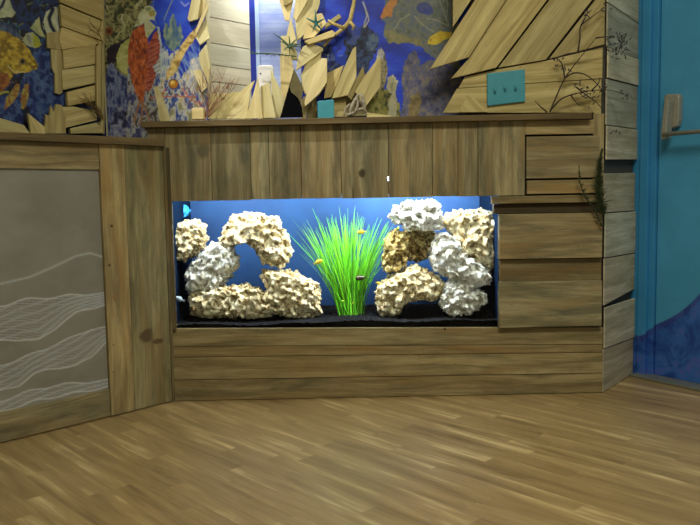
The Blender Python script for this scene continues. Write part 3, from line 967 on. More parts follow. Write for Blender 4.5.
w1_ = [(-90, 306), (-40, 296), (0, 284), (30, 277), (53, 267), (76, 256), (90, 253), (112, 260)]
Ep.stroke(w1_, 3.4, (150, 152, 150), .6); Ep.stroke(w1_, 1.2, (186, 190, 190), .7)
groups = [([(-90, 318), (-40, 312), (0, 307), (20, 300), (46, 298), (76, 295), (112, 293)], [(-90, 352), (-40, 346), (0, 341), (23, 339), (38, 341), (53, 330), (65, 320), (76, 313), (112, 302)]),
          ([(-90, 396), (-40, 380), (0, 366), (23, 358), (50, 347), (69, 339), (91, 329), (112, 327)], [(-90, 410), (-40, 400), (0, 391), (19, 385), (34, 374), (53, 368), (76, 366), (91, 357), (112, 335)]),
          ([(-90, 420), (-40, 410), (0, 402), (23, 393), (57, 385), (112, 380)], [(-90, 440), (-40, 424), (0, 412), (38, 400), (112, 386)])]
for gi_, (ua, la) in enumerate(groups):
    N = (24, 19, 10)[gi_]
    for j in range(N):
        t = j / (N - 1)
        pts = []
        for u in np.linspace(-90, 112, 40):
            a = np.interp(u, [p[0] for p in ua], [p[1] for p in ua])
            b = np.interp(u, [p[0] for p in la], [p[1] for p in la])
            pts.append((float(u), float(a * (1 - t) + b * t + math.sin(u * .16 + j * 1.3) * 1.1)))
        edge = j in (0, N - 1)
        Ep.stroke(pts, 1.3 if edge else 1.0, (196, 200, 202) if edge else (176, 182, 188), .85 if edge else .3 + .4 * ((j * 7) % 5) / 5)
ep = Ep.build('etched_panel', M['etched'], label='grey etched panel with white wave lines')
ep.parent = lc
ep.location = ep.location - lc.location

# ================================================================== AQUARIUM CABINET
tc_ = empty('aquarium_cabinet', FR.w(.8, 0), label='long pallet wood cabinet built around the lit aquarium', cat='cabinet')
bm = new()
sc1 = FR.px(592, 115, .03)[0]
prism(bm, FR, [(sCapL - .008, zCapB + .001 - dCap), (sc1, zCapB + .001), (sc1, zCapT), (sCapL - .008, zCapT - dCap)], .03, .185, (1, 0), (1, .98, .95, 1))
obj('countertop', bm, M['cap'], tc_, bevel=.002)
# upper vertical planks; two of them are notched where tank light leaks through
bm = new()
edges = [148, 165, 211, 250.5, 269, 301, 341, 388.5, 432.5, 458, 478, 525]
zb0, zb1 = FR.px(173, 201)[1], FR.px(495, 195)[1]
for i in range(len(edges) - 1):
    a = FR.px(edges[i], 160)[0]
    b = FR.px(edges[i + 1], 160)[0]
    zbot = zb0 if i else .985
    z_ = zbot + RNG.uniform(-.002, .002)
    x0, x1 = a + .0008, b - .0008
    pts = [(x0, z_), (x1, z_), (x1, zCapB - dCap * (1 - i / 10)), (x0, zCapB - dCap * (1 - i / 10))]
    if i == 6:
        zh = FR.px(388, 179)[1]
        pts = [(x0, z_), (x1, z_), (x1, zh - .010), (x1 - .0035, zh - .007), (x1 - .004, zh + .006), (x1, zh + .009), (x1, zCapB - dCap * .4), (x0, zCapB - dCap * .4)]
    bt = [.92, .95, .84, 1.14, .80, .98, .95, 1.02, 1.12, 1.0, 1.1][i]
    prism(bm, FR, pts, RNG.uniform(-.0015, .0015), .018, (0, 1), tone(.03, bt * 1.0))
obj('upper_panel', bm, M['old'], tc_, bevel=.001)
bm = new()
rect(bm, FR, FR.px(525, 130)[0] + .001, FR.px(594, 130)[0], FR.px(560, 134)[1], zCapB, .0, .018, (1, 0), tone(0, 1.1))
obj('upper_rail', bm, M['warm'], tc_, bevel=.001)
# recessed access door right
da, db = FR.px(526, 160)[0], FR.px(600, 160)[0]
dm = empty('access_door', FR.w((da + db) / 2, .78)); dm.parent = tc_; dm.location = dm.location - tc_.location
bm = new(); rect(bm, FR, da + .003, db, FR.px(560, 178)[1], FR.px(560, 136)[1], -.006, .016, (1, 0), tone(0, .98)); obj('door_board', bm, M['old'], dm, bevel=.0015)
bm = new(); rect(bm, FR, da + .004, db - .002, FR.px(560, 193.5)[1], FR.px(560, 180)[1], .001, .018, (1, 0), tone(0, 1.02)); obj('door_board', bm, M['warm'], dm, bevel=.0015)
bm = new(); rect(bm, FR, FR.px(594, 130)[0] + .001, sR - .004, FR.px(600, 193)[1], zCapT + .0, -.012, .012, (0, 1), tone(0, 1.0)); obj('corner_board', bm, M['warm'], tc_, bevel=.001)


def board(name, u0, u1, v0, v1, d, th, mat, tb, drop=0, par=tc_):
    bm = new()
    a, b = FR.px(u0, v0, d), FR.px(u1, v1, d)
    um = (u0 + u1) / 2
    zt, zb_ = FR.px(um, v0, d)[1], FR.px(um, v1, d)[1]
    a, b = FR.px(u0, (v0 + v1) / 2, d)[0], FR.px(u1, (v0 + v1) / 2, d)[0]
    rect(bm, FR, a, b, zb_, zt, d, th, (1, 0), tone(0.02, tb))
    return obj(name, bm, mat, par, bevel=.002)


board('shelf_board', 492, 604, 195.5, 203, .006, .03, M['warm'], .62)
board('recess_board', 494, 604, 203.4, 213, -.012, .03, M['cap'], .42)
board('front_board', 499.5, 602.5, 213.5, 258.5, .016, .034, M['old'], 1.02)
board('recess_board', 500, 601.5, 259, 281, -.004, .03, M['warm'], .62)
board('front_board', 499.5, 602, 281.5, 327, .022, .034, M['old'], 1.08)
bm = new()
xL, xRt = 0.0, sR - .003
# boards under the window: slightly uneven joints
jl = [(328.5, 327), (346.5, 344.5), (357.5, 352.5), (380, 373), (401, 391)]
bt = [.95, .86, 1.04, .9]
for i in range(4):
    a0, b0 = FR.px(175, jl[i][0])[1], FR.px(603, jl[i][1])[1]
    a1, b1 = FR.px(175, jl[i + 1][0])[1], FR.px(603, jl[i + 1][1])[1]
    if i == 3:
        a1 = b1 = .001
    prism(bm, FR, [(xL, a1 + .001), (xRt, b1 + .001), (xRt, b0 - .001), (xL, a0 - .001)], [.0, -.001, .003, .001][i], .02, (1, 0), tone(.02, bt[i]))
obj('lower_panel', bm, M['warm'], tc_, bevel=.0015)
bm = new()
kx = FR.px(388.5, 179)[0]
rect(bm, FR, 0.0, kx - .012, .775, zCapB - dCap, -.0195, .003)
rect(bm, FR, kx + .012, sR - .02, .775, zCapB, -.0195, .003)
rect(bm, FR, FR.px(497, 260)[0] + .013, sR - .02, .75, .776, -.0195, .003)
rect(bm, FR, kx - .012, kx + .012, .775, FR.px(388, 182)[1], -.0195, .003)
rect(bm, FR, kx - .012, kx + .012, FR.px(388, 176.5)[1], zCapB, -.0195, .003)
obj('light_leak_blocker', bm, M['dark'], tc_)  # sheets added behind the planks to block tank light leaking through joints
bm = new()
sO0, sO1 = FR.px(173.5, 260)[0], FR.px(497, 260)[0]
zO0, zO1 = FR.px(330, 327.5)[1], zb0
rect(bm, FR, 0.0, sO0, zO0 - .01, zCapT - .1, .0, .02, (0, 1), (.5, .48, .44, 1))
obj('left_jamb', bm, M['old'], tc_)
bm = new()
rect(bm, FR, sO1 + .012, sR, 0.005, .76, -.024, .02)
rect(bm, FR, 0.0, sR, 0.0, .24, -.024, .02)
obj('backing', bm, M['dark'], tc_)

# ---- tank
DP = .42
aq = empty('aquarium', FR.w(.6, .24, -.2), label='glass fish tank with blue back set in the pallet wood cabinet', cat='aquarium')
a0, a1 = sO0 - .012, sO1 + .011
g0 = -.024
bm = new(); rect(bm, FR, a0, a1, .262, .90, g0, .006); obj('front_glass', bm, M['glass'], aq)
bm = new(); rect(bm, FR, a0, a1, .25, .90, -DP, .01); obj('back_panel', bm, M['tankblue'], aq)
bm = new(); rect(bm, FR, a0 - .008, a0, .25, .90, g0, DP + g0 + .01); obj('side_panel', bm, M['tankside'], aq)
bm = new(); rect(bm, FR, a1, a1 + .008, .25, .90, g0, DP + g0 + .01); obj('side_panel', bm, M['tankside'], aq)
bm = new(); rect(bm, FR, a0, a1, .25, .262, g0, DP + g0); obj('bottom_panel', bm, M['tankside'], aq)
lh = empty('aquarium_light', FR.w(.6, .9, -.2), label='light hood with white tubes hidden behind the planks over the tank', cat='light')
bm = new(); rect(bm, FR, a0, a1, .902, .93, g0, DP + g0); obj('hood', bm, M['hood'], lh)
bm = new(); tube(bm, [FR.w(a0 + .1, .838, -.10), FR.w(a1 - .06, .838, -.10)], .012, 12); obj('tube_lamp', bm, M['tube'], lh, smooth=True)
# gravel bed
bm = new()
n1, n2 = 220, 60
tg = []
for j in range(n2 + 1):
    row = []
    for i in range(n1 + 1):
        s = a0 + (a1 - a0) * i / n1
        d = g0 - .008 - (DP + g0 - .016) * j / n2
        z = .288 + .012 * j / n2 + .010 * mn.noise(Vector((s * 5, d * 6, 0))) + .006 * mn.noise(Vector((s * 70, d * 70, 3)))
        row.append(bm.verts.new(FR.w(s, z, d)))
    tg.append(row)
for j in range(n2):
    for i in range(n1):
        bm.faces.new((tg[j][i], tg[j][i + 1], tg[j + 1][i + 1], tg[j + 1][i]))
bot = [bm.verts.new(FR.w(s, .2625, d)) for s, d in ((a0, g0 - .008), (a1, g0 - .008), (a1, -DP + .008), (a0, -DP + .008))]
bm.faces.new(tg[0][::-1] + [bot[0], bot[1]])
bm.faces.new(tg[-1] + [bot[2], bot[3]])
bm.faces.new([r[0] for r in tg] + [bot[3], bot[0]])
bm.faces.new([r[-1] for r in tg][::-1] + [bot[1], bot[2]])
bm.faces.new(bot)
obj('gravel', bm, M['gravel'], label='black aquarium gravel covering the tank bottom', cat='gravel', kind='stuff')
bm = new()
c = FR.pw(183, 211, -.3)
tube(bm, [c, c + FR.n * .02], [.028, .026], 20)
tube(bm, [c + FR.n * .02, c + FR.n * .03], [.02, .012], 20)
tube(bm, [c, FR.w(FR.px(183, 211, -.3)[0], c.z, -DP)], .01, 10)
obj('filter_inlet', bm, M['cyan'], smooth=False, label='round blue filter inlet in the upper left corner of the tank', cat='filter')


# ---- reef rocks
def rock(pts, d, depth, mat, label, seed, amp=.016, sub=6, bottom=None):
    """outline in the tank's plane at depth d, real thickness 'depth'"""
    loc = [FR.px(u, v, d) for u, v in pts]
    A = 0
    cx = cz_ = 0
    n = len(loc)
    for i in range(n):
        x0, y0 = loc[i]; x1, y1 = loc[(i + 1) % n]
        k_ = x0 * y1 - x1 * y0
        A += k_; cx += (x0 + x1) * k_; cz_ += (y0 + y1) * k_
    cx /= 3 * A; cz_ /= 3 * A
    R_ = []
    NA = 360
    for a in range(NA):
        th = 2 * math.pi * a / NA
        dx, dz = math.cos(th), math.sin(th)
        best = .01
        for i in range(n):
            x0, y0 = loc[i][0] - cx, loc[i][1] - cz_
            x1, y1 = loc[(i + 1) % n][0] - cx, loc[(i + 1) % n][1] - cz_
            ex, ey = x1 - x0, y1 - y0
            den = dx * ey - dz * ex
            if abs(den) < 1e-9:
                continue
            t = (x0 * ey - y0 * ex) / den
            k_ = (x0 * dz - y0 * dx) / den
            if t > 0 and -1e-6 <= k_ <= 1 + 1e-6:
                best = max(best, t)
        R_.append(best)
    bm = bmesh.new()
    bmesh.ops.create_icosphere(bm, subdivisions=sub, radius=1)
    so = Vector((seed * 3.7, seed * 1.9, seed * 5.1))
    bm.verts.ensure_lookup_table()
    for v in bm.verts:
        x, y, z = v.co
        rr = math.hypot(x, z)
        th = math.atan2(z, x) % (2 * math.pi)
        fa = th / (2 * math.pi) * NA
        i0 = int(fa) % NA
        Rv = R_[i0] * (1 - fa % 1) + R_[(i0 + 1) % NA] * (fa % 1)
        rs = math.sin(min(1, rr) * math.pi / 2) ** .8 if rr > 0 else 0
        px_ = cx + (x / rr * rs * Rv if rr > 1e-6 else 0)
        pz_ = cz_ + (z / rr * rs * Rv if rr > 1e-6 else 0)
        py_ = y * depth / 2
        q = Vector((px_, py_, pz_))
        nrm = Vector((x / max(Rv, .02), y / depth * 2, z / max(Rv, .02))).normalized()
        e = mn.noise((q + so) * 16) * .9 + mn.noise((q + so) * 38) * .6
        qw = q + so + Vector((mn.noise((q + so) * 25), mn.noise((q - so) * 25), mn.noise((q + so * 2) * 25))) * .007
        v1 = mn.voronoi(qw * 42)[0]
        v2 = mn.voronoi(qw * 95)[0]
        l1 = 1 - min(1, (v1[0] / .68) ** 2)
        l2 = 1 - min(1, (v2[0] / .68) ** 2)
        hol = max(0, mn.noise((q - so) * 30) - .15) * 2.2
        q = q + nrm * (amp * (e * .7 + l1 * 1.1 + l2 * .55 - 1.0 - hol))
        if bottom is not None and q.z < bottom:
            q.z = bottom
        v.co = FR.w(q.x, q.z, d + q.y)
    return obj('reef_rock', bm, mat, smooth=True, label=label, cat='rock', group='reef rocks in the aquarium')


W_, Bc, Cc = M['rockw'], M['rockb'], M['rockc']
rock([(172, 235), (176, 224), (186, 219), (197, 220), (205, 226), (208, 238), (204, 248), (194, 256), (186, 261), (178, 260), (173, 250)], -.17, .13, Cc, 'small round cream-brown rock at the upper left of the tank', 1)
rock([(184, 277), (190, 266), (200, 254), (211, 243), (220, 240), (232, 246), (240, 256), (238, 268), (228, 280), (219, 288), (208, 294), (196, 296), (188, 290)], -.17, .14, W_, 'whitish leaning rock between the small round rock and the bottom slab', 2)
rock([(220, 240), (224, 228), (231, 216), (246, 213), (262, 214), (278, 216), (282, 228), (289, 236), (292, 250), (289, 262), (282, 269), (272, 265), (262, 261), (258, 252), (252, 244), (243, 242), (234, 246), (226, 248)], -.17, .15, Cc, 'large cream arching rock at the top left of the tank', 3)
rock([(188, 300), (192, 292), (206, 290), (222, 286), (236, 285), (250, 284), (264, 290), (276, 300), (284, 312), (270, 316), (250, 317), (230, 317), (208, 317), (192, 314)], -.14, .13, Cc, 'long low cream rock lying on the gravel at left', 4)
rock([(262, 268), (274, 270), (284, 269), (296, 272), (308, 278), (318, 282), (321, 292), (319, 304), (323, 312), (316, 316), (296, 317), (280, 315), (272, 304), (262, 296), (266, 284), (260, 276)], -.16, .15, Cc, 'cream lumpy rock below the right foot of the arching rock, left of the grass', 5)
rock([(390, 216), (394, 206), (408, 201), (420, 201), (432, 199), (440, 204), (441, 220), (444, 230), (430, 230), (418, 229), (406, 230), (396, 224)], -.15, .13, W_, 'bright white rock on top of the right pile', 6)
rock([(381, 266), (382, 250), (386, 236), (394, 229), (404, 230), (410, 236), (408, 250), (406, 262), (398, 271), (388, 271)], -.16, .11, Bc, 'brown speckled rock beside the right edge of the grass', 7)
rock([(404, 230), (420, 230), (436, 232), (440, 244), (432, 254), (418, 262), (406, 260), (402, 246)], -.25, .12, Bc, 'shadowed brown rock under the bright white top rock', 8)
rock([(441, 222), (446, 214), (456, 210), (468, 212), (474, 208), (484, 210), (494, 216), (497, 228), (494, 244), (497, 262), (492, 270), (480, 268), (466, 262), (460, 250), (456, 238), (446, 230)], -.17, .15, Cc, 'tall cream-brown rock at the far right of the tank', 9)
rock([(428, 256), (432, 244), (438, 232), (448, 232), (456, 240), (464, 252), (476, 262), (488, 270), (490, 280), (482, 288), (470, 288), (456, 282), (442, 274), (432, 268)], -.13, .13, W_, 'white slanting rock in the middle of the right pile', 10)
rock([(376, 292), (378, 284), (390, 276), (404, 268), (414, 264), (424, 268), (436, 276), (444, 282), (442, 294), (432, 301), (416, 299), (402, 304), (398, 316), (380, 315), (377, 304)], -.15, .15, Cc, 'cream-brown overhanging rock on the gravel right of the grass', 11)
rock([(440, 294), (444, 284), (450, 280), (460, 282), (472, 288), (484, 292), (487, 300), (480, 308), (470, 314), (456, 315), (444, 314), (441, 304)], -.12, .12, W_, 'white rock on the gravel at the lower right of the tank', 12)
bm = new()
for (u, v, r) in ((383, 313, .016), (400, 317, .018), (429, 312, .02)):
    pass
bm.free()

# ---- tank grass
bm = new()
tl = bm.loops.layers.float_color['tone']
base = FR.w(FR.px(350, 311, -.2)[0], .285, -.2)
bs, bd = FR.px(350, 311, -.2)[0], -.2
G = random.Random(4)
for i in range(215):
    if i < 28:
        tu = [291, 296, 304, 313, 318, 326, 332, 338, 343, 352, 358, 362, 368, 377, 388, 392, 395, 386, 380, 300, 287, 310, 372, 348, 330, 366, 322, 356][i]
        tv = [217, 230, 222, 208, 216, 226, 214, 206, 216, 222, 212, 226, 224, 217, 221, 232, 222, 240, 236, 253, 232, 236, 230, 208, 232, 218, 240, 206][i]
    else:
        tu = G.gauss(344, 22) if i % 2 else G.uniform(300, 390)
        tu = min(394, max(294, tu))
        tv = G.uniform(213, 250) + abs(tu - 344) * .14
    dt = bd + G.uniform(-.12, .1)
    ts, tz = FR.px(tu, tv, dt)
    b0_ = FR.w(bs + G.gauss(0, .012) + (tu - 344) * .0006, .282, bd + G.gauss(0, .02))
    tip = FR.w(ts, tz, dt)
    m1 = b0_.lerp(tip, .45) + Vector((0, 0, .03)) + FR.t * (-(tu - 344) * .0006)
    drop = abs(tu - 344) / 50
    nn = 12
    w0_ = G.uniform(.0021, .0032)
    pr = None
    v_ = G.uniform(.35, 1.15)
    tn_ = (v_ * G.uniform(.8, 1.2), v_, v_ * G.uniform(.6, 1.1), 1)
    ph = G.uniform(0, 6)
    for j in range(nn + 1):
        t = j / nn
        p = b0_ * (1 - t) ** 2 + m1 * 2 * t * (1 - t) + tip * t * t
        p = p + FR.t * (.004 * math.sin(t * 5 + ph) * t)
        w_ = w0_ * (1 - t ** 3 * .85)
        side = (FR.t * math.cos(ph * .15) + FR.n * math.sin(ph * .15)) * w_
        a, b = bm.verts.new(p - side), bm.verts.new(p + side)
        c = bm.verts.new(p + FR.n * (w_ * .5))
        if pr:
            for f in (bm.faces.new((pr[0], pr[2], c, a)), bm.faces.new((pr[2], pr[1], b, c)), bm.faces.new((pr[1], pr[0], a, b))):
                for l in f.loops:
                    l[tl] = tn_
        pr = (a, b, c)
obj('aquarium_grass', bm, M['grass'], smooth=True, label='tall bright green ribbon grass clump in the middle of the tank', cat='plant')


# ---- fish
def fish(u, v, L, ang, d, mat, label, flip=1, tall=.3):
    c = FR.pw(u, v, d)
    e = empty('fish', c, label=label, cat='fish', group='fish in the aquarium')
    ca, sa = math.cos(ang), math.sin(ang)

    def T(x, y, z):
        x *= flip
        return c + FR.t * (x * ca - z * sa) + Vector((0, 0, x * sa + z * ca)) + FR.n * y
    bm = new()
    rings = []
    prof = [(-.5, .02), (-.46, .09), (-.36, .16), (-.2, .21), (0, .2), (.15, .14), (.28, .07), (.34, .045)]
    for x, r in prof:
        rings.append([bm.verts.new(T(x * L, r * L * .45 * math.cos(a), r * L * tall / .3 * math.sin(a))) for a in np.linspace(0, 2 * math.pi, 11)[:-1]])
    for i in range(len(rings) - 1):
        for j in range(10):
            bm.faces.new((rings[i][j], rings[i][(j + 1) % 10], rings[i + 1][(j + 1) % 10], rings[i + 1][j]))
    bm.faces.new(rings[0]); bm.faces.new(rings[-1])
    obj('body', bm, mat, e, smooth=True)

    def finm(name, q, th=.02):
        bm = new()
        A1 = [bm.verts.new(T(x * L, th * L, z * L)) for x, z in q]
        A2 = [bm.verts.new(T(x * L, -th * L, z * L)) for x, z in q]
        bm.faces.new(A1); bm.faces.new(A2[::-1])
        for i in range(len(q)):
            k_ = (i + 1) % len(q)
            bm.faces.new((A1[i], A2[i], A2[k_], A1[k_]))
        obj(name, bm, mat, e)
    finm('tail', [(.3, .03), (.5, .14), (.46, 0), (.5, -.14), (.3, -.03)])
    finm('dorsal_fin', [(-.22, .17), (-.05, .29), (.16, .2), (.2, .1)])
    finm('anal_fin', [(0, -.17), (.12, -.25), (.2, -.1)])
    bm = new()
    for sd in (-1, 1):
        p = T(-.36 * L, sd * .065 * L, .03 * L)
        tube(bm, [p - FR.n * .0015, p + FR.n * .0015], .022 * L, 8)
    obj('eye', bm, M['eye'], e)


fish(318, 262, .038, .35, -.06, M['yfish'], 'small yellow fish tilted among the left blades of the tank grass', -1)
fish(362, 232, .036, .12, -.06, M['yfish'], 'small yellow fish in the upper right of the tank grass')
fish(361, 278, .045, .1, -.06, M['dfish'], 'dark olive fish in front of the tank grass')
fish(378, 283, .022, -.2, -.06, M['yfish'], 'tiny yellow fish between the grass and the overhanging rock', -1)
fish(398, 228, .018, 1.2, -.07, M['gfish'], 'tiny green-yellow fish by the bright white top rock')
fish(343, 301, .014, .2, -.06, M['gfish'], 'tiny pale green fish at the foot of the grass, left one')
fish(353, 303, .014, 1.0, -.06, M['gfish'], 'tiny pale green fish at the foot of the grass, right one')
fish(180, 299, .040, -.4, -.07, M['sfish'], 'silvery curved fish low at the left end of the tank')

# ================================================================== PLANK SCULPTURES
def sculpture(label, P, items, base_px, cat='sculpture', name='plank_sculpture', bd_=0):
    e = empty(name, P.pw(*base_px, bd_), label=label, cat=cat)
    for it in items:
        pts, d, th, mt, tb = it[:5]
        grain = it[5] if len(it) > 5 else None
        tilt = it[6] if len(it) > 6 else (RNG.uniform(-.16, .16), RNG.uniform(-.1, .1)) if P is BACK else None
        bm = new()
        ppx(bm, P, pts, d, th, grain, tone(.08, tb), tilt)
        obj('plank', bm, M[mt], e, bevel=.001)
    return e


p_, t_ = 'pale', 'tan'
# left wall stack (plane LW, d is distance out of that wall)
sculpture('stack of rough tan boards nailed up the left wall corner beside the yellow fish mural', LW, [
    ([(56, -25), (103, -25), (103, 20), (60, 2)], .02, .018, t_, .80, ((56, 0), (103, 18))),
    ([(60, 4), (103, 21.5), (103, 41), (62, 26)], .026, .018, t_, .9, ((60, 4), (103, 22))),
    ([(62, 27), (102, 41.5), (102, 43.5), (62, 49.5), (59, 38)], .02, .018, t_, .95, ((60, 27), (103, 43))),
    ([(63, 50), (96, 44), (95, 64), (64, 69)], .026, .018, t_, .86),
    ([(62, 70), (95.5, 65), (95.5, 83), (63, 90)], .022, .018, t_, .92),
    ([(67, 92), (95, 85), (95, 101), (68, 106)], .024, .018, t_, .84),
    ([(62, 107), (73, 106.5), (97, 111), (97, 120), (65, 128)], .03, .018, t_, .96, ((65, 128), (97, 119))),
    ([(70, 128.5), (103, 121), (103, 133), (71, 133.6)], .022, .018, t_, .9, ((70, 128), (104, 121))),
    ([(96.5, 47), (101, 43), (101, 118), (97, 106)], .04, .014, t_, .78),
    ([(47, 33), (60, 31), (61, 50), (47.5, 48)], .016, .014, t_, .6, ((50, 33), (50, 48))),
    ([(51, 49), (63, 50), (63, 92), (60, 94.5), (55, 93), (55, 74), (52, 68)], .014, .012, t_, .72, ((57, 50), (57, 92))),
    ([(44, 133.5), (45, 127), (46, 114), (48.5, 116), (50, 115), (51, 105), (53, 110), (54, 112), (56, 104), (62, 105), (66, 118), (66, 133.6)], .034, .014, t_, .82, ((55, 105), (55, 133))),
    ([(28, 113), (45, 127), (45, 134), (31, 134)], .042, .014, t_, 1.05, ((28, 113), (38, 134))),
    ([(-30, 113), (0, 118), (24, 125), (30.5, 134), (-30, 134)], .05, .014, t_, 1.05, ((0, 118), (24, 125))),
], (70, 134))
# corner batten
bm = new()
ppx(bm, LW, [(101.5, -30), (104.5, -30), (104.8, 134), (101.5, 134)], .012, .012, None, tone(0, .7))
obj('corner_batten', bm, M['tan'], bevel=.001, label='thin upright batten in the corner between the two murals', cat='batten')
# left edge of the opening
sculpture('splintered pale planks climbing the left edge of the wall opening', BACK, [
    ([(196, -20), (201.5, -20), (201, 0), (197.5, 19), (189, 21), (187, 18)], .03, .014, p_, 1.0),
    ([(202, -20), (209, -20), (206, 0), (203, 12), (198, 18), (198.5, 10)], .02, .014, p_, 1.02),
    ([(208, 0), (208, 9), (197, 34), (195, 31)], .045, .012, p_, .9),
    ([(206, 17), (209, 38), (200, 45), (196, 38)], .03, .014, p_, 1.1),
    ([(206.5, 44), (210, 66), (208, 84), (200, 64), (199, 54)], .024, .014, p_, 1.04),
    ([(193, 71), (200, 69), (207.5, 87), (201.5, 92)], .04, .014, p_, 1.14),
], (203, 90))
bm = new()
ppx(bm, BACK, [(191.5, 108), (203, 107.6), (203.5, 119), (192, 119.3)], .115, .03, None, tone(0, 1.2))
obj('wood_block', bm, M['pale'], bevel=.002, label='small pale square block standing on the countertop at the foot of the red twigs', cat='block')
# fan along the ledge in front of the opening
sculpture('fan of pale pointed planks standing on the countertop below the opening', BACK, [
    ([(208, 119), (211, 93), (217, 94), (240, 91.5), (236, 104), (230, 119)], .03, .014, t_, 1.08, ((209, 118), (240, 92))),
    ([(226, 119), (235, 98), (244, 88), (254.5, 80), (250, 92), (247, 119)], .045, .014, p_, 1.0, ((230, 118), (250, 84))),
    ([(245.5, 118.4), (252, 98), (258, 77), (262.5, 118.4)], .07, .012, p_, 1.12, ((254, 118), (258, 77))),
    ([(262.5, 118), (260, 86), (269, 82.5), (276, 118)], .055, .012, p_, .98, ((268, 118), (265, 84))),
    ([(274, 118), (270.5, 69), (277, 82), (285, 99), (282, 117.6)], .04, .012, p_, 1.1, ((278, 117), (271, 69))),
], (245, 118), bd_=.04)
# centre tower
sculpture('tall tower of crossed pale planks between the opening and the blue mural', BACK, [
    ([(279, -20), (295, -20), (293, 0), (289, 21), (285, 20), (279, 0)], .02, .014, p_, 1.05),
    ([(283, -4), (292, -3), (292, 2), (284, 6)], .036, .012, t_, .8),
    ([(298, -20), (311, -20), (308, 0), (296, 21), (293, 17)], .045, .016, p_, 1.08),
    ([(309, -20), (320, -20), (320, 2), (318, 9), (304, 35), (297, 41), (295.5, 22)], .03, .016, p_, .95, ((314, 0), (298, 38))),
    ([(291, 17), (297, 43), (285, 44), (288, 28)], .055, .014, p_, 1.14, ((291, 17), (291, 43))),
    ([(281, 36), (288, 36), (297, 52), (297, 60), (281, 58)], .02, .014, p_, 1.08, ((281, 40), (296, 56))),
    ([(307, 22), (311, 15), (322, 13), (326.5, 23), (314, 37), (303, 39)], .05, .014, p_, 1.1, ((304, 38), (322, 15))),
    ([(280, 55), (291, 55), (294, 70), (288, 96), (281, 110)], .016, .014, p_, 1.1, ((285, 56), (285, 105))),
    ([(296, 70), (298, 57), (303, 47), (310, 42.5), (323, 47.5), (323, 50), (306, 63)], .066, .016, p_, 1.1, ((297, 66), (322, 48))),
    ([(301, 76), (306, 62), (322, 50.5), (320, 60), (306, 96), (303, 90)], .052, .016, p_, .94, ((303, 90), (321, 52))),
    ([(305, 107), (304.5, 99), (313, 74), (321, 57.5), (327, 58), (327, 82), (319, 94)], .088, .035, p_, 1.02, ((306, 104), (325, 60))),
    ([(300, 104), (304, 96), (308, 104), (306, 118), (301, 118)], .05, .014, p_, 1.0, ((303, 117), (304, 98))),
    ([(307, 107), (316, 97), (318, 118), (307, 118)], .03, .014, t_, .62, ((312, 118), (312, 100))),
    ([(304, 41), (332, 30), (336, 33), (334, 36.5), (309, 44)], .085, .03, t_, 1.16, ((304, 41), (334, 31))),
    ([(325, 24), (339, 13.5), (341.5, 17), (325, 29)], .05, .02, t_, .9, ((325, 26), (340, 15))),
], (300, 118), bd_=.04)
# spikes to the right
sculpture('row of pointed tan planks leaning on the countertop in front of the blue mural', BACK, [
    ([(324, 98), (327, 73), (344, 65.5), (338, 82), (331, 97)], .05, .014, t_, 1.06, ((326, 94), (340, 68))),
    ([(331, 98.5), (345, 66), (353, 49), (356, 46.5), (356.5, 77), (348, 95)], .065, .016, t_, 1.1, ((334, 96), (354, 52))),
    ([(363, 65.5), (365.5, 77), (358, 90), (351, 100), (347, 96)], .04, .014, t_, .82, ((350, 97), (363, 68))),
    ([(355, 91.5), (366, 74), (379, 56.5), (381, 58), (380.5, 87), (365, 107.5)], .06, .016, t_, 1.04, ((360, 98), (379, 60))),
    ([(333, 101), (346, 98.5), (347, 116.6), (333.5, 117)], .03, .012, t_, .95, ((334, 108), (346, 107))),
    ([(331, 98), (347, 95.5), (366, 86), (360, 98), (340, 104)], .024, .014, t_, .6, ((331, 99), (360, 92))),
    ([(347, 100), (366, 104), (366, 116), (347, 116.5)], .02, .014, t_, .55, ((347, 108), (366, 108))),
], (345, 116), bd_=.04)
bm = new()
z0 = zCapT
a_, b_ = FR.px(367, 113, -.03)[0], FR.px(392, 113, -.03)[0]
prism(bm, FR, [(a_, z0), (b_ + .01, z0), (b_, z0 + .006), (a_, z0 + .02)], -.03, .06, (1, 0), tone(0, 1.15))
obj('loose_plank', bm, M['tan'], bevel=.001, label='flat pale sliver of wood lying on the countertop right of the spikes', cat='plank')

# diagonal planks at the right
FW = FR.shifted(-.045)
sculpture('wide diagonal cedar planks overlapping across the upper right wall', FW, [
    ([(453, -30), (492, -30), (471, 0), (453, 27)], .018, .016, t_, .92, ((453, 27), (471, 0))),
    ([(494, -30), (525, -30), (506, 0), (469, 57), (430, 69), (475, 0)], .045, .016, t_, .98, ((430, 69), (475, 0))),
    ([(525.8, -30), (568, -30), (547, 0), (496.3, 67.5), (451, 78.5), (469.5, 57.5), (506.5, 0)], .032, .016, t_, .94, ((451, 78), (506, 0))),
    ([(569, -30), (612, -30), (592, 0), (546, 59.5), (498.5, 67.6), (549.5, 0)], .022, .016, t_, .84, ((497, 68), (548, 0))),
    ([(606.5, -18), (606.5, 44), (549.5, 58.6), (595.5, 0)], .018, .016, t_, .76, ((548, 59), (594, 0))),
    ([(465, 77), (497, 69.5), (547, 60.5), (606.5, 46.5), (606, 78), (458.5, 88)], .014, .012, t_, 1.02, ((458, 86), (606, 74))),
    ([(457, 88.6), (606, 78.8), (605.5, 117), (594, 117), (594, 112.7), (443, 112.7)], .012, .012, t_, .96, ((458, 104), (606, 94))),
    ([(469, 93), (487.5, 112), (458, 112.4)], .018, .008, t_, 1.06, ((469, 93), (487, 112))),
], (540, 112), name='plank_cladding', cat='wall cladding')

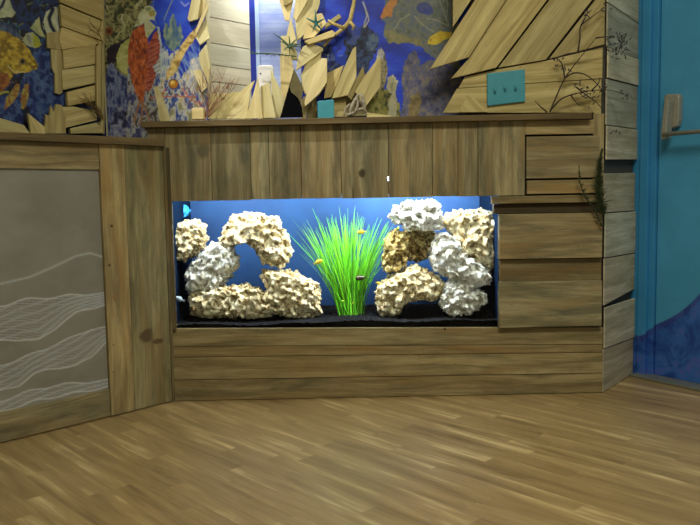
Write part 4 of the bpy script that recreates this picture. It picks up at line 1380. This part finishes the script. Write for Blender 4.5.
# switch plate
sp = empty('switch_plate', FW.pw(506, 103, .02), label='teal three-switch wall plate on the diagonal wood wall', cat='switch plate')
bm = new()
ppx(bm, FW, [(487, 73.5), (525, 69), (525.5, 101.5), (487.5, 106)], .022, .007)
obj('plate', bm, M['teal'], sp, bevel=.003)
for (u, v) in ((495, 90), (505, 87.5), (515.5, 87)):
    bm = new()
    ppx(bm, FW, [(u - 1.4, v - 3.2), (u + 1.4, v - 3.4), (u + 1.4, v + 3.2), (u - 1.4, v + 3.4)], .025, .004)
    a = FW.pw(u, v, .024)
    tube(bm, [a, a + FW.n * .012 + Vector((0, 0, -.006))], [.0035, .0025], 8)
    obj('toggle', bm, M['teal'], sp, bevel=.0005)

# ================================================================== THINGS ON THE COUNTERTOP
bm = new()
s0_, s1b = BACK.px(317.5, 108, .09)[0], BACK.px(334, 108, .09)[0]
prism(bm, BACK, [(s0_, zCapT), (s1b, zCapT), (s1b, BACK.px(334, 99.5, .09)[1]), (s0_, BACK.px(317.5, 101, .09)[1])], .09, .02)
obj('teal_tile', bm, M['teal'], bevel=.002, label='small square teal tile standing on the countertop under the crossed planks', cat='tile')
# black folded board
fb = empty('folded_board', BACK.pw(290, 117, .09), label='black folded board with an olive side standing on the countertop', cat='board')
bm = new()
ppx(bm, BACK, [(280, 117.6), (294, 69), (296, 90), (302, 108), (303, 117.2)], .10, .006)
obj('black_face', bm, M['black'], fb)
bm = new()
ppx(bm, BACK, [(294.4, 69.5), (303.5, 88), (301, 104), (298, 98), (291, 92), (289.5, 87)], .1075, .006)
obj('olive_face', bm, M['olive'], fb)
# white plastic holder
wp = empty('plastic_holder', BACK.pw(266, 112, .02), label='white plastic box with one dark hole behind the fan of planks', cat='box')
bm = new()
zt = BACK.px(266, 65, .015)[1]
a_, b_ = BACK.px(257.5, 75, .015)[0], BACK.px(273.5, 75, .015)[0]
prism(bm, BACK, [(a_, zCapT), (b_, zCapT), (b_, zt - .008), (b_ - .008, zt), (a_ + .008, zt), (a_, zt - .008)], .015, .03)
obj('body', bm, M['plastic'], wp, bevel=.004)
bm = new()
c = BACK.pw(260.5, 73.5, .0155)
tube(bm, [c - BACK.n * .001, c + BACK.n * .0006], .003, 12)
obj('hole', bm, M['dark'], wp)

# starfish
bm = new()
c = BACK.pw(316, 23, .072)
for (u, v) in ((315.2, 9.5), (306, 18), (312.5, 31.5), (322, 31), (325, 18.5)):
    t = BACK.pw(u, v, .070)
    tube(bm, [c, c.lerp(t, .4), t], [.005, .0038, .0012], 8)
bmesh.ops.create_icosphere(bm, subdivisions=2, radius=.0062, matrix=Matrix.Translation(c))
obj('starfish', bm, M['tealdk'], smooth=True, label='slender teal starfish fixed to the crossed planks', cat='starfish')

# air plant & wire with dried sprigs
bm = new()
c = BACK.pw(290, 47, .085)
R_ = random.Random(5)
for (u, v) in ((289, 36), (289.5, 56), (273, 33), (300, 47), (279, 41), (297, 39), (303, 44), (284, 50), (295, 53)):
    t = BACK.pw(u, v, .09)
    mid = c.lerp(t, .5) + Vector((0, 0, .004))
    tube(bm, curve_pts([c, mid, t], 3), [.0045, .001], 6)
bmesh.ops.create_icosphere(bm, subdivisions=1, radius=.008, matrix=Matrix.Translation(c))
obj('air_plant', bm, M['airplant'], smooth=True, label='spiky dark green air plant on the plank tower left of the starfish', cat='plant')
bm = new()
pts = [BACK.pw(u, v, .08) for u, v in ((250, 52.5), (256, 53.5), (268, 53.5), (280, 54.5), (296, 56.5))]
tube(bm, curve_pts(pts, 3), .0022, 6)
for i in range(40):
    t = i / 39
    p = pts[0].lerp(pts[-1], t)
    q = p + Vector((R_.uniform(-.01, .01), R_.uniform(-.01, .01), R_.uniform(-.009, .009)))
    tube(bm, [p, q], [.0012, .0006], 4)
obj('dried_sprig', bm, M['airplant'], label='thin dark sprig lying level across the blue-trimmed panel', cat='sprig')

# driftwood branch at the top
bm = new()
pts = [BACK.pw(u, v, .05) for u, v in ((355, -12), (354, 2), (351.5, 14), (349, 22), (340, 31), (331, 38), (324, 46))]
tube(bm, curve_pts(pts, 4), [.004 + .0045 * math.sin(math.pi * (i_ / 24) ** .8) for i_ in range(25)], 10)
pts = [BACK.pw(u, v, .055) for u, v in ((350, 22), (354, 26), (352, 30))]
tube(bm, pts, [.007, .006, .003], 8)
pts = [BACK.pw(u, v, .055) for u, v in ((344, 28), (334, 24), (328, 20))]
tube(bm, pts, [.007, .006, .003], 8)
obj('driftwood_branch', bm, M['drift'], smooth=True, label='olive driftwood antler-like branch right of the starfish', cat='branch')

# knotted grey driftwood on the ledge
bm = new()
for q, r in (([(350, 116), (352, 106), (357, 97), (361, 95), (364, 103), (365, 113)], .010), ([(347, 115), (355, 112), (358, 103), (356, 98)], .008), ([(352, 116), (358, 110), (364, 108), (361, 100)], .008), ([(344, 116), (346, 108), (350, 104)], .006), ([(368, 116), (362, 104), (355, 97)], .007)):
    tube(bm, curve_pts([BACK.pw(u, v, .10 + .006 * RNG.uniform(-1, 1)) for u, v in q], 4), [r * .7, r * .6], 8)
obj('knotted_driftwood', bm, M['greydrift'], smooth=True, label='grey knotted lump of driftwood on the countertop below the tan spikes', cat='driftwood')


# twig bundles
def twigs(name, label, P, paths, r, mat, leaves=None, leafn=0, d=.1, seg=5, cat='twigs', lsize=.004, jitter=.01):
    e = empty(name, P.pw(*paths[0][0], d), label=label, cat=cat)
    rr = random.Random(len(label))
    bm = new()
    for i, q in enumerate(paths):
        dd = d + rr.uniform(-jitter, jitter)
        pts = [P.pw(u, v, d if j == 0 else d + (dd - d) * j / len(q)) for j, (u, v) in enumerate(q)]
        tube(bm, curve_pts(pts, 4), [r, r * .35], seg)
    obj('stem', bm, mat, e, smooth=True)
    if leaves:
        bm = new()
        for (u, v, sp_, n_) in leaves:
            for i in range(n_):
                uu, vv = u + rr.gauss(0, sp_), v + rr.gauss(0, sp_)
                p = P.pw(uu, vv, d + rr.uniform(-.01, .01))
                q = p + Vector((rr.uniform(-1, 1), rr.uniform(-.6, .6), rr.uniform(-1, 1))).normalized() * lsize * 2
                m = p.lerp(q, .5)
                tube(bm, [p, m, q], [lsize * .15, lsize * .45, lsize * .1], 5)
        obj('leaves', bm, M['leafdk'], e)
    return e


rp = []
rg = random.Random(8)
for i in range(26):
    a = rg.uniform(-1.1, 1.0)
    L = rg.uniform(24, 52)
    bx = 206 + rg.uniform(-3, 3)
    mx, my = bx + math.sin(a) * L * .45, 117 - math.cos(a) * L * .5
    ex, ey = bx + math.sin(a) * L, 117 - math.cos(a) * L * 1.05
    ex = max(172, ex)
    rp.append([(bx, 117), (mx + rg.uniform(-3, 3), my), (ex, ey)])
    for j in range(2):
        t = rg.uniform(.3, .8)
        px_, py_ = mx + (ex - mx) * t, my + (ey - my) * t
        rp.append([(px_, py_), (px_ + rg.uniform(-6, 8), py_ - rg.uniform(5, 12))])
twigs('twig_bundle', 'bundle of thin reddish dried twigs standing at the left end of the fan of planks', BACK, rp, .0013, M['redtwig'], d=.085, jitter=.02)
bp = []
for i in range(14):
    bp.append([(103, 119 + rg.uniform(-3, 1)), (95 + rg.uniform(-3, 3), 108 + rg.uniform(-4, 4)), (82 + rg.uniform(-6, 8), 97 + rg.uniform(-6, 6))])
twigs('twig_bundle', 'fan of fine brown dried twigs against the boards in the left corner', LW, bp, .0016, M['browntwig'], d=.055, jitter=.008)
twigs('twig_bundle', 'faint brown twig high on the left corner boards', LW, [[(103, 44), (98, 32), (92, 24)], [(100, 36), (92, 30), (88, 33)], [(98, 32), (101, 24), (99, 16)], [(95, 28), (90, 22), (90, 18)]], .0022, M['browntwig'], d=.05, jitter=.004)
twigs('bare_branch', 'dark bare branch with tiny leaves rising from the countertop right of the switch plate', FR, [
    [(550, 112), (564, 80), (580, 58), (596, 38)],
    [(596, 38), (604, 37), (614, 36)],
    [(554, 59), (568, 54), (586, 51), (606, 46), (626, 42)],
    [(565, 79), (562, 64), (556, 57)],
    [(578, 52), (580, 38), (581, 26), (592, 17), (604, 8)],
    [(581, 26), (587, 14), (592, 10)],
    [(565, 78), (574, 73), (586, 75), (597, 84), (603, 92)],
    [(551, 110), (560, 100), (571, 95), (589, 91), (608, 90), (624, 94)],
    [(576, 87), (586, 95), (596, 102), (603, 110)],
    [(547, 112), (541, 107), (535, 101)],
    [(571, 95), (574, 100), (580, 106)],
    [(592, 90), (598, 84), (600, 78)],
], .0034, M['twig'], leaves=[(621, 38, 3.5, 26), (620, 50, 4.5, 30), (612, 36, 2, 8), (583, 90, 5, 22), (590, 98, 4, 12), (624, 94, 3, 8), (558, 60, 3, 8), (565, 70, 2, 6), (603, 84, 3, 8), (604, 10, 2, 6), (588, 14, 3, 6), (615, 131, 2, 6)], d=.012, cat='branch', lsize=.0062)


# evergreen sprigs hanging on the corner
def sprig(label, path, n, r, d):
    e = empty('evergreen_sprig', FR.pw(*path[0], d), label=label, cat='sprig')
    pts = curve_pts([FR.pw(u, v, d) for u, v in path], 8)
    bm = new(); tube(bm, pts, [.0022, .001], 6); obj('stem', bm, M['twig'], e)
    bm = new()
    rr = random.Random(n)
    for i in range(n):
        t = rr.random()
        p = pts[int(t * (len(pts) - 1))]
        env = math.sin(math.pi * min(1, .15 + t * .95)) ** .6
        q = p + Vector((rr.gauss(0, r) * env, rr.gauss(0, r * .7), rr.uniform(.2, 1) * r * 1.6))
        tube(bm, [p, q], [.0014, .0006], 4)
    obj('needles', bm, M['needle'], e)


sprig('bushy dark green evergreen sprig on the cabinet corner beside the side wall', [(603, 214), (600, 200), (599, 184), (600, 166), (602, 152)], 800, .013, .035)
sprig('thin sparse dark sprig left of the bushy evergreen sprig', [(602, 226), (594, 210), (585, 196), (580, 182), (579, 166)], 200, .008, .035)

# ================================================================== LIGHTS
def area(name, loc, rot, sx_, sy_, power, col):
    l = bpy.data.lights.new(name, 'AREA')
    l.shape = 'RECTANGLE'
    l.size, l.size_y = sx_, sy_
    l.energy = power
    l.color = col
    o = bpy.data.objects.new(name, l)
    C.objects.link(o)
    o.location = loc
    o.rotation_euler = rot
    return o


def spot(name, loc, target, power, col, size=60, blend=.6, rad=.05):
    l = bpy.data.lights.new(name, 'SPOT')
    l.energy = power
    l.color = col
    l.spot_size = math.radians(size)
    l.spot_blend = blend
    l.shadow_soft_size = rad
    o = bpy.data.objects.new(name, l)
    C.objects.link(o)
    o.location = loc
    o.rotation_euler = (Vector(target) - Vector(loc)).to_track_quat('-Z', 'Y').to_euler()
    return o


area('ceiling_lamp_light', (.6, -2.1, 2.66), (0, 0, 0), 1.2, .6, 54, (1, .95, .75))
spot('ledge_spot', (-.85, -.85, 2.6), (-.27, .05, 1.25), 105, (1, .97, .87), 34, .9, .03)
area('inner_wall_fill', BACK.w((o0 + o1) / 2 + .02, 1.66, -.2), (0, 0, 0), .3, .15, 2.0, (1, .98, .9))  # added unseen fill light, brightens the plank wall inside the opening
# tank lamps: under the hood, along the tank
for sc_, pw_ in ((FR.px(240, 200, -.2)[0], 15), (FR.px(408, 200, -.2)[0], 33)):
    area('tank_lamp', FR.w(sc_, .885, -.075), (.4, 0, math.radians(1.4)), .38, .08, pw_, (.88, .94, 1))
w = bpy.data.worlds.new('world')
bpy.context.scene.world = w
w.use_nodes = True
w.node_tree.nodes['Background'].inputs[0].default_value = (.80, .84, .70, 1)
w.node_tree.nodes['Background'].inputs[1].default_value = .25
vs = bpy.context.scene.view_settings
vs.view_transform = 'Standard'
vs.look = 'None'
vs.gamma = 1
vs.use_curve_mapping = False
vs.exposure = 0
